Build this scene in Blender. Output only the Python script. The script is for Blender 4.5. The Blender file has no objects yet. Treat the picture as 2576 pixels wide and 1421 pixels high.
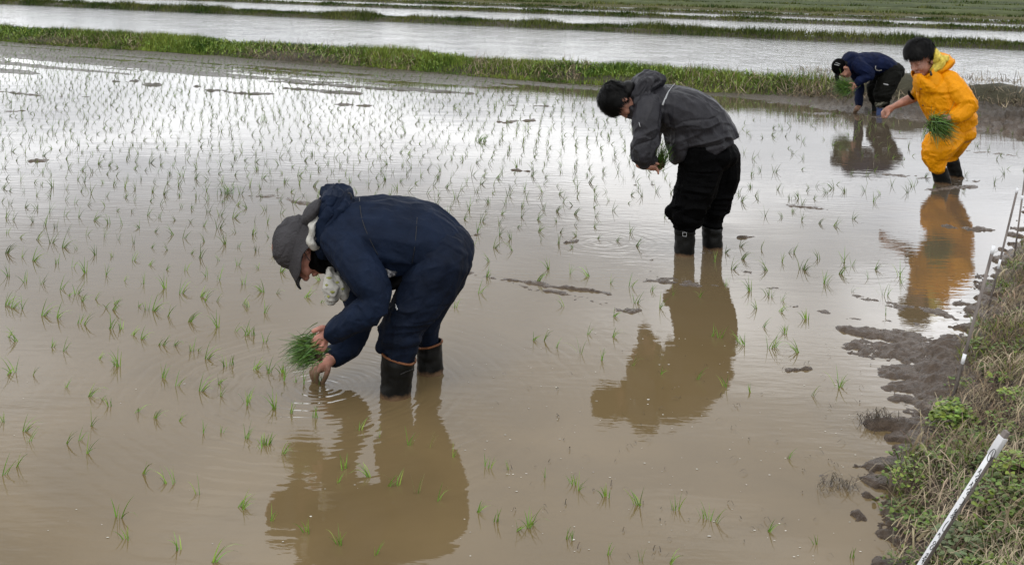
import bpy, math
import numpy as np
from mathutils import Vector, Matrix
from mathutils.bvhtree import BVHTree

rng = np.random.default_rng(11)
S = bpy.context.scene
COL = S.collection

# ------------------------------------------------------------------ camera, sky, sun, exposure
F, H, ROLL, CX, HY = 2700.0, 1.62, 0.02, 1288.0, -50.0      # pixel units of a 2576 x 1421 picture
cd = bpy.data.cameras.new('camera'); cam = bpy.data.objects.new('camera', cd); COL.objects.link(cam)
cd.sensor_width = 36; cd.lens = 36 * F / 2576; cd.shift_y = -(710.5 - HY) / 2576
cd.clip_start = .05; cd.clip_end = 2000
c_, s_ = math.cos(ROLL), math.sin(ROLL)
cam.matrix_world = Matrix(((c_, -s_, 0, 0), (0, 0, -1, 0), (s_, c_, 0, H), (0, 0, 0, 1)))
S.camera = cam
S.view_settings.view_transform = 'Standard'; S.view_settings.look = 'None'
S.view_settings.exposure = 0.03; S.view_settings.gamma = 1

SUN_EL, SUN_AZ = math.radians(55), math.radians(205)
w = bpy.data.worlds.new('World'); S.world = w; w.use_nodes = True
nt = w.node_tree; nt.nodes.clear()
def N(t, typ, **kw):
    n = t.nodes.new(typ)
    for k, v in kw.items(): setattr(n, k, v)
    return n
def math_(t, op, a, b=None, clamp=False):
    n = N(t, 'ShaderNodeMath', operation=op); n.use_clamp = clamp
    for i, q in enumerate((a, b)):
        if q is None: continue
        if isinstance(q, (int, float)): n.inputs[i].default_value = q
        else: t.links.new(q, n.inputs[i])
    return n.outputs[0]
out = N(nt, 'ShaderNodeOutputWorld'); bg = N(nt, 'ShaderNodeBackground'); bg.inputs['Strength'].default_value = 0.11
sky = N(nt, 'ShaderNodeTexSky', sky_type='NISHITA', sun_disc=False)
sky.sun_elevation = SUN_EL; sky.sun_rotation = SUN_AZ; sky.air_density = 1.2; sky.dust_density = 2.5
tc = N(nt, 'ShaderNodeTexCoord'); sep = N(nt, 'ShaderNodeSeparateXYZ'); nt.links.new(tc.outputs['Generated'], sep.inputs[0])
zz = math_(nt, 'ADD', math_(nt, 'MAXIMUM', sep.outputs[2], 0.0), 0.12)
cmb = N(nt, 'ShaderNodeCombineXYZ')
nt.links.new(math_(nt, 'DIVIDE', sep.outputs[0], zz), cmb.inputs[0]); nt.links.new(math_(nt, 'DIVIDE', sep.outputs[1], zz), cmb.inputs[1])
cn = N(nt, 'ShaderNodeTexNoise'); cn.inputs['Scale'].default_value = 0.95; cn.inputs['Detail'].default_value = 5
cn.inputs['Roughness'].default_value = .5; cn.inputs['Distortion'].default_value = .25
off = N(nt, 'ShaderNodeVectorMath', operation='ADD'); off.inputs[1].default_value = (3.3, 1.2, 0)
nt.links.new(cmb.outputs[0], off.inputs[0]); nt.links.new(off.outputs[0], cn.inputs['Vector'])
cr = N(nt, 'ShaderNodeValToRGB'); nt.links.new(cn.outputs['Fac'], cr.inputs[0])
e = cr.color_ramp.elements
e[0].position = .36; e[0].color = (6.7, 6.9, 7.3, 1)
e[1].position = .66; e[1].color = (20.0, 20.1, 20.3, 1)
m_ = e.new(.52); m_.color = (11.0, 11.2, 11.6, 1)
# overcast layer: brighter towards the low sky
lo = math_(nt, 'SUBTRACT', 1.22, math_(nt, 'MULTIPLY', math_(nt, 'MINIMUM', sep.outputs[2], .5), .5))
ml = N(nt, 'ShaderNodeVectorMath', operation='SCALE'); nt.links.new(cr.outputs[0], ml.inputs[0]); nt.links.new(lo, ml.inputs['Scale'])
nv = N(nt, 'ShaderNodeVectorMath', operation='NORMALIZE'); nt.links.new(tc.outputs['Generated'], nv.inputs[0])
wn = N(nt, 'ShaderNodeTexNoise'); wn.inputs['Scale'].default_value = 7; wn.inputs['Detail'].default_value = 4; nt.links.new(nv.outputs[0], wn.inputs['Vector'])
acc = 1.0
for (u_, v_, k_, p_) in ((.44, .315, 1.9, 330), (-.50, .27, .22, 60), (-.25, .09, .12, 60), (.34, .16, .10, 140)):
    dv = Vector((u_, 1, v_)).normalized(); dt = N(nt, 'ShaderNodeVectorMath', operation='DOT_PRODUCT'); nt.links.new(nv.outputs[0], dt.inputs[0]); dt.inputs[1].default_value = dv
    q = math_(nt, 'POWER', 2.718, math_(nt, 'MULTIPLY', math_(nt, 'SUBTRACT', math_(nt, 'ADD', dt.outputs['Value'], math_(nt, 'MULTIPLY', math_(nt, 'SUBTRACT', wn.outputs['Fac'], .5), .012)), 1.0), p_))
    acc = math_(nt, 'ADD', acc, math_(nt, 'MULTIPLY', q, k_))
lo = math_(nt, 'MULTIPLY', lo, acc); nt.links.new(lo, ml.inputs['Scale'])
mx = N(nt, 'ShaderNodeMixRGB'); mx.inputs[0].default_value = .93
nt.links.new(sky.outputs[0], mx.inputs[1]); nt.links.new(ml.outputs[0], mx.inputs[2])
nt.links.new(mx.outputs[0], bg.inputs[0]); nt.links.new(bg.outputs[0], out.inputs[0])

sl = bpy.data.lights.new('sun', 'SUN'); sl.energy = 0.7; sl.angle = math.radians(18); sl.color = (1, .96, .9)
so = bpy.data.objects.new('sun', sl); COL.objects.link(so)
sd = Vector((math.sin(SUN_AZ) * math.cos(SUN_EL), math.cos(SUN_AZ) * math.cos(SUN_EL), math.sin(SUN_EL)))
so.rotation_euler = sd.to_track_quat('Z', 'Y').to_euler()

# ------------------------------------------------------------------ helpers
def W(x, y, d):
    """point that the camera sees at (x, y) of the 2576-wide picture, d metres in front of it"""
    u, v = x - CX, y - HY
    return np.array(((u * c_ + v * s_) * d / F, d, H - (v * c_ - u * s_) * d / F))
def G(x, y, z=0.0):
    u, v = x - CX, y - HY
    d = (H - z) * F / (v * c_ - u * s_)
    return W(x, y, d)
def PX(p):
    a = p[0] / p[1] * F; b = (H - p[2]) / p[1] * F
    return CX + a * c_ - b * s_, HY + a * s_ + b * c_

def _h(i, j, k):
    n = (i * 374761393 + j * 668265263 + k * 2147483647 % 1000003 * 1274126177) & 0xffffffff
    n = ((n ^ (n >> 13)) * 1274126177) & 0xffffffff
    return ((n ^ (n >> 16)) & 0xffff) / 65535.0
def noise3(p):
    p = np.asarray(p, float); i = np.floor(p).astype(np.int64); f = p - i; f = f * f * (3 - 2 * f)
    r = 0
    for a in (0, 1):
        wa = f[:, 0] if a else 1 - f[:, 0]
        for b in (0, 1):
            wb = f[:, 1] if b else 1 - f[:, 1]
            for c in (0, 1):
                wc = f[:, 2] if c else 1 - f[:, 2]
                r = r + wa * wb * wc * _h(i[:, 0] + a, i[:, 1] + b, i[:, 2] + c)
    return r
def fbm(p, o=4):
    r = 0; a = .5; p = np.asarray(p, float)
    for k in range(o):
        r = r + a * noise3(p * 2 ** k + 17.3 * k); a *= .5
    return r / (1 - .5 ** o)

def tag(o, label=None, cat=None, group=None, kind=None):
    for k, v in (('label', label), ('category', cat), ('group', group), ('kind', kind)):
        if v: o[k] = v
    return o
def empty(name, loc, **kw):
    o = bpy.data.objects.new(name, None); COL.objects.link(o); o.location = loc; o.empty_display_size = .1
    return tag(o, **kw)
def mesh_from(name, v, faces):
    """faces: list of (n,k) int arrays (all with the same k inside one array)"""
    me = bpy.data.meshes.new(name); v = np.asarray(v, np.float32)
    me.vertices.add(len(v)); me.vertices.foreach_set('co', v.ravel())
    arrs = [np.asarray(f, np.int32) for f in faces if len(f)]
    loops = np.concatenate([a.ravel() for a in arrs]); tot = np.concatenate([np.full(len(a), a.shape[1]) for a in arrs])
    start = np.concatenate(([0], np.cumsum(tot)[:-1]))
    me.loops.add(len(loops)); me.loops.foreach_set('vertex_index', loops)
    me.polygons.add(len(tot)); me.polygons.foreach_set('loop_start', start.astype(np.int32)); me.polygons.foreach_set('loop_total', tot.astype(np.int32))
    me.update(calc_edges=True); me.validate()
    return me
def add(name, me, mat, parent=None, smooth=True):
    o = bpy.data.objects.new(name, me); COL.objects.link(o)
    if mat: me.materials.clear(); me.materials.append(mat)
    if smooth: me.polygons.foreach_set('use_smooth', [True] * len(me.polygons))
    if parent:
        o.parent = parent
        o.matrix_parent_inverse = Matrix.Translation(-Vector(parent.location))
    return o

class Blob:
    def __init__(s): s.v = []; s.q = []; s.t = []; s.n = 0
    def tube(s, pts, rad1, rad2=None, ax=(0, 1, 0), seg=14, cap=True, round_=True):
        """pts nx3; rad1 in the direction across, rad2 along ax"""
        P = np.asarray(pts, float); n = len(P); r1 = np.asarray(rad1, float) * np.ones(n); r2 = r1 if rad2 is None else np.asarray(rad2, float) * np.ones(n)
        T = np.gradient(P, axis=0); T /= np.linalg.norm(T, axis=1)[:, None] + 1e-9
        rings = []
        a = np.linspace(0, 2 * np.pi, seg, endpoint=False)
        A0 = np.asarray(ax, float); 
        ext = []
        for i in range(n): ext.append((P[i], T[i], r1[i], r2[i]))
        if round_:
            e0 = []; e1 = []
            for k, (f, q) in enumerate(((.55, .8), (.85, .5))):
                e0.append((P[0] - T[0] * min(r1[0], r2[0]) * f, T[0], r1[0] * q, r2[0] * q))
                e1.append((P[-1] + T[-1] * min(r1[-1], r2[-1]) * f, T[-1], r1[-1] * q, r2[-1] * q))
            ext = e0[::-1] + ext + e1
        for (p, t, a1, a2) in ext:
            A = A0 - t * np.dot(A0, t)
            if np.linalg.norm(A) < .25:
                B0 = np.array((1., 0, 0)); A = B0 - t * np.dot(B0, t)
            A /= np.linalg.norm(A); B = np.cross(t, A)
            rings.append(p + np.outer(np.cos(a) * a1, B) + np.outer(np.sin(a) * a2, A))
        m = len(rings); V = np.concatenate(rings); k = s.n
        s.v.append(V); j = np.arange(seg); j2 = (j + 1) % seg
        for i in range(m - 1):
            s.q.append(np.stack((k + i * seg + j, k + i * seg + j2, k + (i + 1) * seg + j2, k + (i + 1) * seg + j), 1))
        s.n += len(V)
        if cap:
            s.v.append(np.array([ext[0][0], ext[-1][0]])); c0, c1 = s.n, s.n + 1; s.n += 2
            s.t.append(np.stack((np.full(seg, c0), k + j2, k + j), 1))
            s.t.append(np.stack((np.full(seg, c1), k + (m - 1) * seg + j, k + (m - 1) * seg + j2), 1))
        return s
    def sweep(s, tr, pts, scale=1.0, sd=None, **kw):
        """pts (x, y, d, r_px, r_depth_m) in the picture units of transform tr"""
        P = [W(*tr(x, y), d) for (x, y, d, r, rd) in pts]
        # resample with Catmull-Rom for smooth limbs
        R1 = [r * tr.k * d / F * scale for (x, y, d, r, rd) in pts]; R2 = [rd * (sd or scale) for (x, y, d, r, rd) in pts]
        A = np.column_stack((P, R1, R2)); Q = []
        n = len(A)
        for i in range(n - 1):
            p0 = A[max(i - 1, 0)]; p1 = A[i]; p2 = A[i + 1]; p3 = A[min(i + 2, n - 1)]
            for t in (0, .33, .66):
                Q.append(.5 * ((2 * p1) + (-p0 + p2) * t + (2 * p0 - 5 * p1 + 4 * p2 - p3) * t * t + (-p0 + 3 * p1 - 3 * p2 + p3) * t ** 3))
        Q.append(A[-1]); Q = np.array(Q)
        return s.tube(Q[:, :3], Q[:, 3], Q[:, 4], **kw)
    def ell(s, c, ax, seg=16, rg=10):
        """ellipsoid; ax = three scaled axis vectors"""
        c = np.asarray(c, float); ax = np.asarray(ax, float); k = s.n
        th = np.linspace(0, np.pi, rg + 1)[1:-1]; ph = np.linspace(0, 2 * np.pi, seg, endpoint=False)
        V = [c + ax[2]]
        for t in th:
            for p in ph: V.append(c + ax[0] * math.sin(t) * math.cos(p) + ax[1] * math.sin(t) * math.sin(p) + ax[2] * math.cos(t))
        V.append(c - ax[2]); s.v.append(np.array(V)); j = np.arange(seg); j2 = (j + 1) % seg
        flip = np.dot(np.cross(ax[0], ax[1]), ax[2]) < 0
        def o(f): return f[:, ::-1] if flip else f
        s.t.append(o(np.stack((np.full(seg, k), k + 1 + j, k + 1 + j2), 1)))
        for i in range(rg - 2):
            s.q.append(o(np.stack((k + 1 + i * seg + j, k + 1 + (i + 1) * seg + j, k + 1 + (i + 1) * seg + j2, k + 1 + i * seg + j2), 1)))
        b = k + 1 + (rg - 2) * seg; L = k + len(V) - 1
        s.t.append(o(np.stack((np.full(seg, L), b + j2, b + j), 1))); s.n += len(V)
        return s
    def pell(s, tr, x, y, d, rx, ry, rd, ang=0):
        f = tr.k * d / F; c, q = math.cos(ang), math.sin(ang)
        return s.ell(W(*tr(x, y), d), [(rx * f * c, 0, -rx * f * q), (0, rd, 0), (ry * f * q, 0, ry * f * c)])
    def mesh(s, name):
        return mesh_from(name, np.concatenate(s.v), ([np.concatenate(s.q)] if s.q else []) + ([np.concatenate(s.t)] if s.t else []))
    def raw(s, name, mat, parent=None, smooth=True): return add(name, s.mesh(name), mat, parent, smooth)
    def skin(s, name, mat, parent=None, voxel=.005, it=4, fold=None, fac=.5):
        me = s.mesh(name); o = bpy.data.objects.new('tmp', me); COL.objects.link(o)
        m = o.modifiers.new('r', 'REMESH'); m.mode = 'VOXEL'; m.voxel_size = voxel; m.adaptivity = 0
        if it: m = o.modifiers.new('s', 'SMOOTH'); m.factor = fac; m.iterations = it
        dg = bpy.context.evaluated_depsgraph_get(); ev = o.evaluated_get(dg)
        m2 = bpy.data.meshes.new_from_object(ev); m2.name = name
        bpy.data.objects.remove(o); bpy.data.meshes.remove(me)
        if fold is not None:
            n = len(m2.vertices); co = np.empty(n * 3, np.float32); m2.vertices.foreach_get('co', co); co = co.reshape(-1, 3).astype(float)
            nr = np.empty(n * 3, np.float32); m2.vertex_normals.foreach_get('vector', nr); nr = nr.reshape(-1, 3)
            co = co + nr * fold(co)[:, None]
            m2.vertices.foreach_set('co', co.astype(np.float32).ravel()); m2.update()
        return add(name, m2, mat, parent)

class TR:
    """picture coordinates read off an enlarged crop"""
    def __init__(s, ox, oy, sc): s.ox, s.oy, s.sc = ox, oy, sc; s.k = 1 / sc / 1.5272
    def __call__(s, x, y): return (s.ox + x / s.sc) / 1.5272, (s.oy + y / s.sc) / 1.5272
DD = TR(0, 0, 1 / 1.5272)
Z1 = TR(950, 680, 1.579); Z2 = TR(2250, 230, 1.7757); Z3 = TR(3150, 120, 2.22); Z4 = TR(3180, 180, 5.075)
ZH = TR(1000, 680, 2.842); Z6 = TR(1080, 1150, 3.5525); ZP = TR(2300, 270, 3.305)

def folds(sets, amp=.007, fine=.0015, seed=0):
    """cloth folds: sets of (centre, reach, direction along the crease, frequency, weight); direction fields blended"""
    def f(co):
        r = np.zeros(len(co)); wt = np.zeros(len(co)) + 1e-6
        warp = np.stack([noise3(co * 5 + 31 * k + seed) for k in range(3)], 1) - .5
        for (c, reach, dr, fr, w_) in sets:
            e1 = np.asarray(dr, float); e1 = e1 / np.linalg.norm(e1)
            q = co + warp * .11
            al = q @ e1
            q2 = (q - np.outer(al, e1)) * fr + np.outer(al, e1) * fr * .22
            n = noise3(q2 + seed * 3.1 + fr); rd = 1 - np.abs(2 * n - 1) ; rd = rd ** 3.0
            n2 = noise3(q2 * 2.1 + 9.7); rd = rd + .45 * (1 - np.abs(2 * n2 - 1)) ** 3
            if c is None: k = np.ones(len(co)) * w_
            else: k = w_ * np.exp(-((co - np.asarray(c)) ** 2).sum(1) / reach ** 2)
            n3 = noise3(q2 * 1.35 + 4.4); rd = rd - .3 * np.exp(-((n3 - .5) * 17) ** 2)
            r += rd * k; wt += k
        r = r / np.maximum(wt, 1e-6) * np.minimum(wt, 1.6)
        return amp * (r - .45) + fine * (fbm(co * 38, 3) - .5) * 2
    return f

# ------------------------------------------------------------------ materials
def mat(name, col, rough=.6, spec=.5, var=.25, vscale=8, bump=0, bscale=60, bdist=.002, metal=0, sss=0, col2=None, stretch=None, island=0, coat=0, detail=5, c_lo=.35, c_hi=.65, wrinkle=0, wdir=(1, 1, .45), wscale=9, muddy=0):
    m = bpy.data.materials.new(name); m.use_nodes = True; t = m.node_tree; b = t.nodes['Principled BSDF']
    b.inputs['Roughness'].default_value = rough; b.inputs['Metallic'].default_value = metal
    b.inputs['Specular IOR Level'].default_value = spec
    if coat: b.inputs['Coat Weight'].default_value = coat; b.inputs['Coat Roughness'].default_value = .15
    if sss: b.inputs['Subsurface Weight'].default_value = sss; b.inputs['Subsurface Radius'].default_value = (.012, .004, .002)
    g = N(t, 'ShaderNodeNewGeometry'); src = g.outputs['Position']
    if stretch:
        vm = N(t, 'ShaderNodeVectorMath', operation='MULTIPLY'); vm.inputs[1].default_value = stretch; t.links.new(src, vm.inputs[0]); src = vm.outputs[0]
    no = N(t, 'ShaderNodeTexNoise'); no.inputs['Scale'].default_value = vscale; no.inputs['Detail'].default_value = detail; t.links.new(src, no.inputs['Vector'])
    rp = N(t, 'ShaderNodeValToRGB'); t.links.new(no.outputs['Fac'], rp.inputs[0])
    c2 = col2 or tuple(min(1, c * (1 + var)) for c in col); c1 = tuple(c * (1 - var) for c in col) if not col2 else col
    rp.color_ramp.elements[0].position = c_lo; rp.color_ramp.elements[1].position = c_hi
    rp.color_ramp.elements[0].color = (*c1, 1); rp.color_ramp.elements[1].color = (*c2, 1)
    co = rp.outputs[0]
    if island:
        hs = N(t, 'ShaderNodeHueSaturation'); t.links.new(co, hs.inputs['Color'])
        t.links.new(math_(t, 'ADD', math_(t, 'MULTIPLY', g.outputs['Random Per Island'], island), 1 - island * .5), hs.inputs['Value'])
        t.links.new(math_(t, 'ADD', math_(t, 'MULTIPLY', math_(t, 'FRACT', math_(t, 'MULTIPLY', g.outputs['Random Per Island'], 7.7)), .05), .475), hs.inputs['Hue'])
        co = hs.outputs[0]
    t.links.new(co, b.inputs['Base Color'])
    if muddy:
        sp = N(t, 'ShaderNodeSeparateXYZ'); t.links.new(g.outputs['Position'], sp.inputs[0])
        nm = N(t, 'ShaderNodeTexNoise'); nm.inputs['Scale'].default_value = 22; nm.inputs['Detail'].default_value = 5; t.links.new(g.outputs['Position'], nm.inputs['Vector'])
        k = math_(t, 'MULTIPLY', math_(t, 'ADD', math_(t, 'DIVIDE', math_(t, 'SUBTRACT', muddy, sp.outputs[2]), muddy * .6), math_(t, 'MULTIPLY', math_(t, 'SUBTRACT', nm.outputs['Fac'], .55), 3.0)), .85, True)
        mm = N(t, 'ShaderNodeMixRGB'); t.links.new(k, mm.inputs[0]); t.links.new(co, mm.inputs[1]); mm.inputs[2].default_value = (.13, .08, .045, 1); t.links.new(mm.outputs[0], b.inputs['Base Color'])
    if wrinkle:
        mp = N(t, 'ShaderNodeMapping'); mp.inputs['Scale'].default_value = wdir; mp.inputs['Rotation'].default_value = (.2, .35, 0); t.links.new(g.outputs['Position'], mp.inputs['Vector'])
        wn = N(t, 'ShaderNodeTexNoise'); wn.inputs['Scale'].default_value = wscale; wn.inputs['Detail'].default_value = 3; wn.inputs['Distortion'].default_value = 1.1; t.links.new(mp.outputs[0], wn.inputs['Vector'])
        rg = math_(t, 'POWER', math_(t, 'SUBTRACT', 1.0, math_(t, 'MULTIPLY', math_(t, 'ABSOLUTE', math_(t, 'SUBTRACT', wn.outputs['Fac'], .5)), 5.5), True), 1.6)
        bw = N(t, 'ShaderNodeBump'); bw.inputs['Strength'].default_value = wrinkle; bw.inputs['Distance'].default_value = .014; t.links.new(rg, bw.inputs['Height'])
        t.links.new(bw.outputs[0], b.inputs['Normal'])
    if bump:
        n2 = N(t, 'ShaderNodeTexNoise'); n2.inputs['Scale'].default_value = bscale; n2.inputs['Detail'].default_value = 6; t.links.new(src, n2.inputs['Vector'])
        bp = N(t, 'ShaderNodeBump'); bp.inputs['Strength'].default_value = bump; bp.inputs['Distance'].default_value = bdist
        t.links.new(n2.outputs['Fac'], bp.inputs['Height']); t.links.new(bp.outputs[0], b.inputs['Normal'])
        if wrinkle: t.links.new(bw.outputs[0], bp.inputs['Normal'])
    return m
M = {}
M['navy'] = mat('navy_cloth', (.0055, .0112, .027), .7, .12, .2, 12, .5, 90, .004, wrinkle=.15)
M['navy_leg'] = mat('navy_trousers', (.0042, .0082, .0195), .7, .12, .25, 14, .5, 90, .004, wrinkle=.15)
M['char'] = mat('charcoal_cloth', (.022, .0215, .0255), .48, .22, .15, 12, .5, 80, .004, wrinkle=.15)
M['black'] = mat('black_cloth', (.0016, .0016, .0018), .7, .04, .3, 10, .6, 60, .005, wrinkle=.15)
M['olive'] = mat('dark_olive_cloth', (.005, .0052, .004), .7, .08, .25, 12, .5, 60, .005, wrinkle=.15)
M['blue'] = mat('blue_cloth', (.004, .008, .030), .7, .1, .25, 12, .5, 60, .005, wrinkle=.15)
M['yellow'] = mat('yellow_rainwear', (.72, .278, .002), .5, .14, .06, 10, .5, 40, .006, wrinkle=.35)
M['lining'] = mat('hood_lining', (.60, .47, .07), .5, .3, .25, 40, .7, 60, .006)
M['skin'] = mat('skin', (.38, .19, .135), .5, .35, .2, 25, .3, 200, .001, sss=.08, muddy=.16)
M['skin_pink'] = mat('skin_pink', (.42, .195, .145), .5, .35, .25, 30, .3, 160, .001, sss=.08, muddy=.13)
M['muddy_skin'] = M['skin_pink']
M['hair'] = mat('hair', (.0025, .0023, .0022), .5, .16, .4, 60, island=.8)
M['rubber'] = mat('black_rubber', (.0025, .0027, .0025), .42, .14, .3, 14, .5, 40, .003, col2=(.010, .010, .009), muddy=.022)
M['rim'] = mat('brown_trim', (.17, .065, .025), .6, .3, .3, 30)
M['bluerub'] = mat('blue_rubber', (.02, .04, .12), .4, .5, .3, 14)
M['camo'] = mat('camo', (.03, .03, .022), .8, .2, .3, 22, col2=(.17, .16, .12), c_lo=.45, c_hi=.55)
M['hat'] = mat('grey_hat_cloth', (.045, .043, .046), .8, .2, .2, 10, 1, 120, .006)
M['towel'] = mat('towel', (.46, .45, .41), .9, .1, .1, 16, .8, 70, .006, col2=(.46, .45, .41))
M['leafspot'] = mat('printed_leaf', (.30, .31, .09), .9, .1, .2, 30)
M['tie'] = mat('waist_tie', (.03, .03, .035), .8, .1, .1, 30, col2=(.30, .30, .30), c_lo=.5, c_hi=.62)
M['silver'] = mat('reflective_tape', (.42, .43, .44), .35, .6, .1)
M['black_plain'] = mat('black_plastic', (.008, .008, .008), .4, .5, .2)
M['blade'] = mat('rice_blade', (.13, .23, .028), .45, .4, .3, 20, island=.9)
M['blade_far'] = mat('rice_blade_far', (.11, .17, .03), .5, .4, .3, 5, island=.9)
M['bunch'] = mat('rice_bunch', (.06, .125, .014), .4, .5, .25, 30, island=1.4)
M['root'] = mat('root_soil', (.05, .032, .018), .8, .2, .5, 60, 1, 90, .01)
M['grass'] = mat('bank_grass', (.045, .095, .011), .7, .15, .3, .7, island=1.2, col2=(.18, .235, .04), c_lo=.38, c_hi=.62)
M['grass_far'] = mat('far_grass', (.035, .060, .012), .8, .1, .3, .5, island=.9, col2=(.11, .12, .035), c_lo=.38, c_hi=.62)
M['straw'] = mat('straw', (.15, .11, .065), .75, .2, .3, 5, island=1.3, col2=(.34, .28, .19), c_lo=.4, c_hi=.6)
M['leaf'] = mat('weed_leaf', (.10, .15, .022), .5, .4, .3, 12, island=.8)
M['leaf_bright'] = mat('bright_weed_leaf', (.17, .25, .035), .5, .4, .25, 12, island=.6)
M['leaf_grey'] = mat('dull_weed_leaf', (.12, .155, .07), .6, .3, .25, 12, island=.7)
M['stem'] = mat('thick_stem', (.32, .27, .15), .6, .3, .3, 14, .5, 60, .003)
M['white'] = mat('white_paint', (.78, .79, .81), .5, .4, .06, 20, .2, 60, .001)
M['tape'] = mat('clear_tape', (.62, .62, .63), .25, .6, .05, 20)
M['wood'] = mat('grey_wood', (.19, .165, .15), .8, .2, .3, 60, .6, 90, .003, stretch=(1, 1, .12))
M['ink'] = mat('ink', (.01, .01, .012), .6, .3, 0)
M['foam'] = mat('floating_fleck', (.55, .52, .45), .7, .2, .3, 30, island=.5)
M['debris'] = mat('dead_straw', (.06, .045, .03), .7, .3, .4, 30, island=.8)

def mud_mat(name, wet, dry, z0, z1, rough=.45):
    m = bpy.data.materials.new(name); m.use_nodes = True; t = m.node_tree; b = t.nodes['Principled BSDF']
    g = N(t, 'ShaderNodeNewGeometry'); sp = N(t, 'ShaderNodeSeparateXYZ'); t.links.new(g.outputs['Position'], sp.inputs[0])
    no = N(t, 'ShaderNodeTexNoise'); no.inputs['Scale'].default_value = 5; no.inputs['Detail'].default_value = 8; no.inputs['Roughness'].default_value = .65; t.links.new(g.outputs['Position'], no.inputs['Vector'])
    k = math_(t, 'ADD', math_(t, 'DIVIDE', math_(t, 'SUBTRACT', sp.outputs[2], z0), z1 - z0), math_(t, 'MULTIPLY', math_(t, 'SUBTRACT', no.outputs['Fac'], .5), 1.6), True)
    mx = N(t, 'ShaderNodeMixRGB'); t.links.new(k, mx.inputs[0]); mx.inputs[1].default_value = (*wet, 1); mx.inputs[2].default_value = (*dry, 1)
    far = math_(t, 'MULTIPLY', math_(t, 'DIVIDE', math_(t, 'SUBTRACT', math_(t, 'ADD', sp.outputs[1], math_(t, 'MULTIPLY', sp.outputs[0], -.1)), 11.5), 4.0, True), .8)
    mo = N(t, 'ShaderNodeMixRGB'); t.links.new(far, mo.inputs[0]); t.links.new(mx.outputs[0], mo.inputs[1]); mo.inputs[2].default_value = (.060, .050, .026, 1); mx = mo  # dark olive with distance: reflection of the bund grass painted into the mud colour
    n3 = N(t, 'ShaderNodeTexNoise'); n3.inputs['Scale'].default_value = 34; n3.inputs['Detail'].default_value = 6; t.links.new(g.outputs['Position'], n3.inputs['Vector'])
    m3 = N(t, 'ShaderNodeMixRGB', blend_type='MULTIPLY'); m3.inputs[0].default_value = .55; t.links.new(mx.outputs[0], m3.inputs[1])
    r3 = N(t, 'ShaderNodeValToRGB'); t.links.new(n3.outputs['Fac'], r3.inputs[0]); r3.color_ramp.elements[0].position = .3; r3.color_ramp.elements[1].position = .6
    r3.color_ramp.elements[0].color = (.45, .42, .4, 1); r3.color_ramp.elements[1].color = (1.1, 1.1, 1.1, 1)
    t.links.new(r3.outputs[0], m3.inputs[2]); t.links.new(m3.outputs[0], b.inputs['Base Color'])
    t.links.new(math_(t, 'ADD', math_(t, 'MULTIPLY', math_(t, 'DIVIDE', sp.outputs[2], .05, True), .35), rough - .2), b.inputs['Roughness'])
    n2 = N(t, 'ShaderNodeTexNoise'); n2.inputs['Scale'].default_value = 34; n2.inputs['Detail'].default_value = 10; n2.inputs['Roughness'].default_value = .75; t.links.new(g.outputs['Position'], n2.inputs['Vector'])
    bp = N(t, 'ShaderNodeBump'); bp.inputs['Strength'].default_value = 1; bp.inputs['Distance'].default_value = .045
    t.links.new(n2.outputs['Fac'], bp.inputs['Height']); t.links.new(bp.outputs[0], b.inputs['Normal'])
    return m
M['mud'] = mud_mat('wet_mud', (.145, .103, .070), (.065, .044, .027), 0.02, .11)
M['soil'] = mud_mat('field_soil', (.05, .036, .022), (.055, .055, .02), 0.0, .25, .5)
M['farfield'] = mat('far_field', (.075, .10, .02), .8, .2, .3, .12, .6, 3, .1, col2=(.15, .14, .06))

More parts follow.
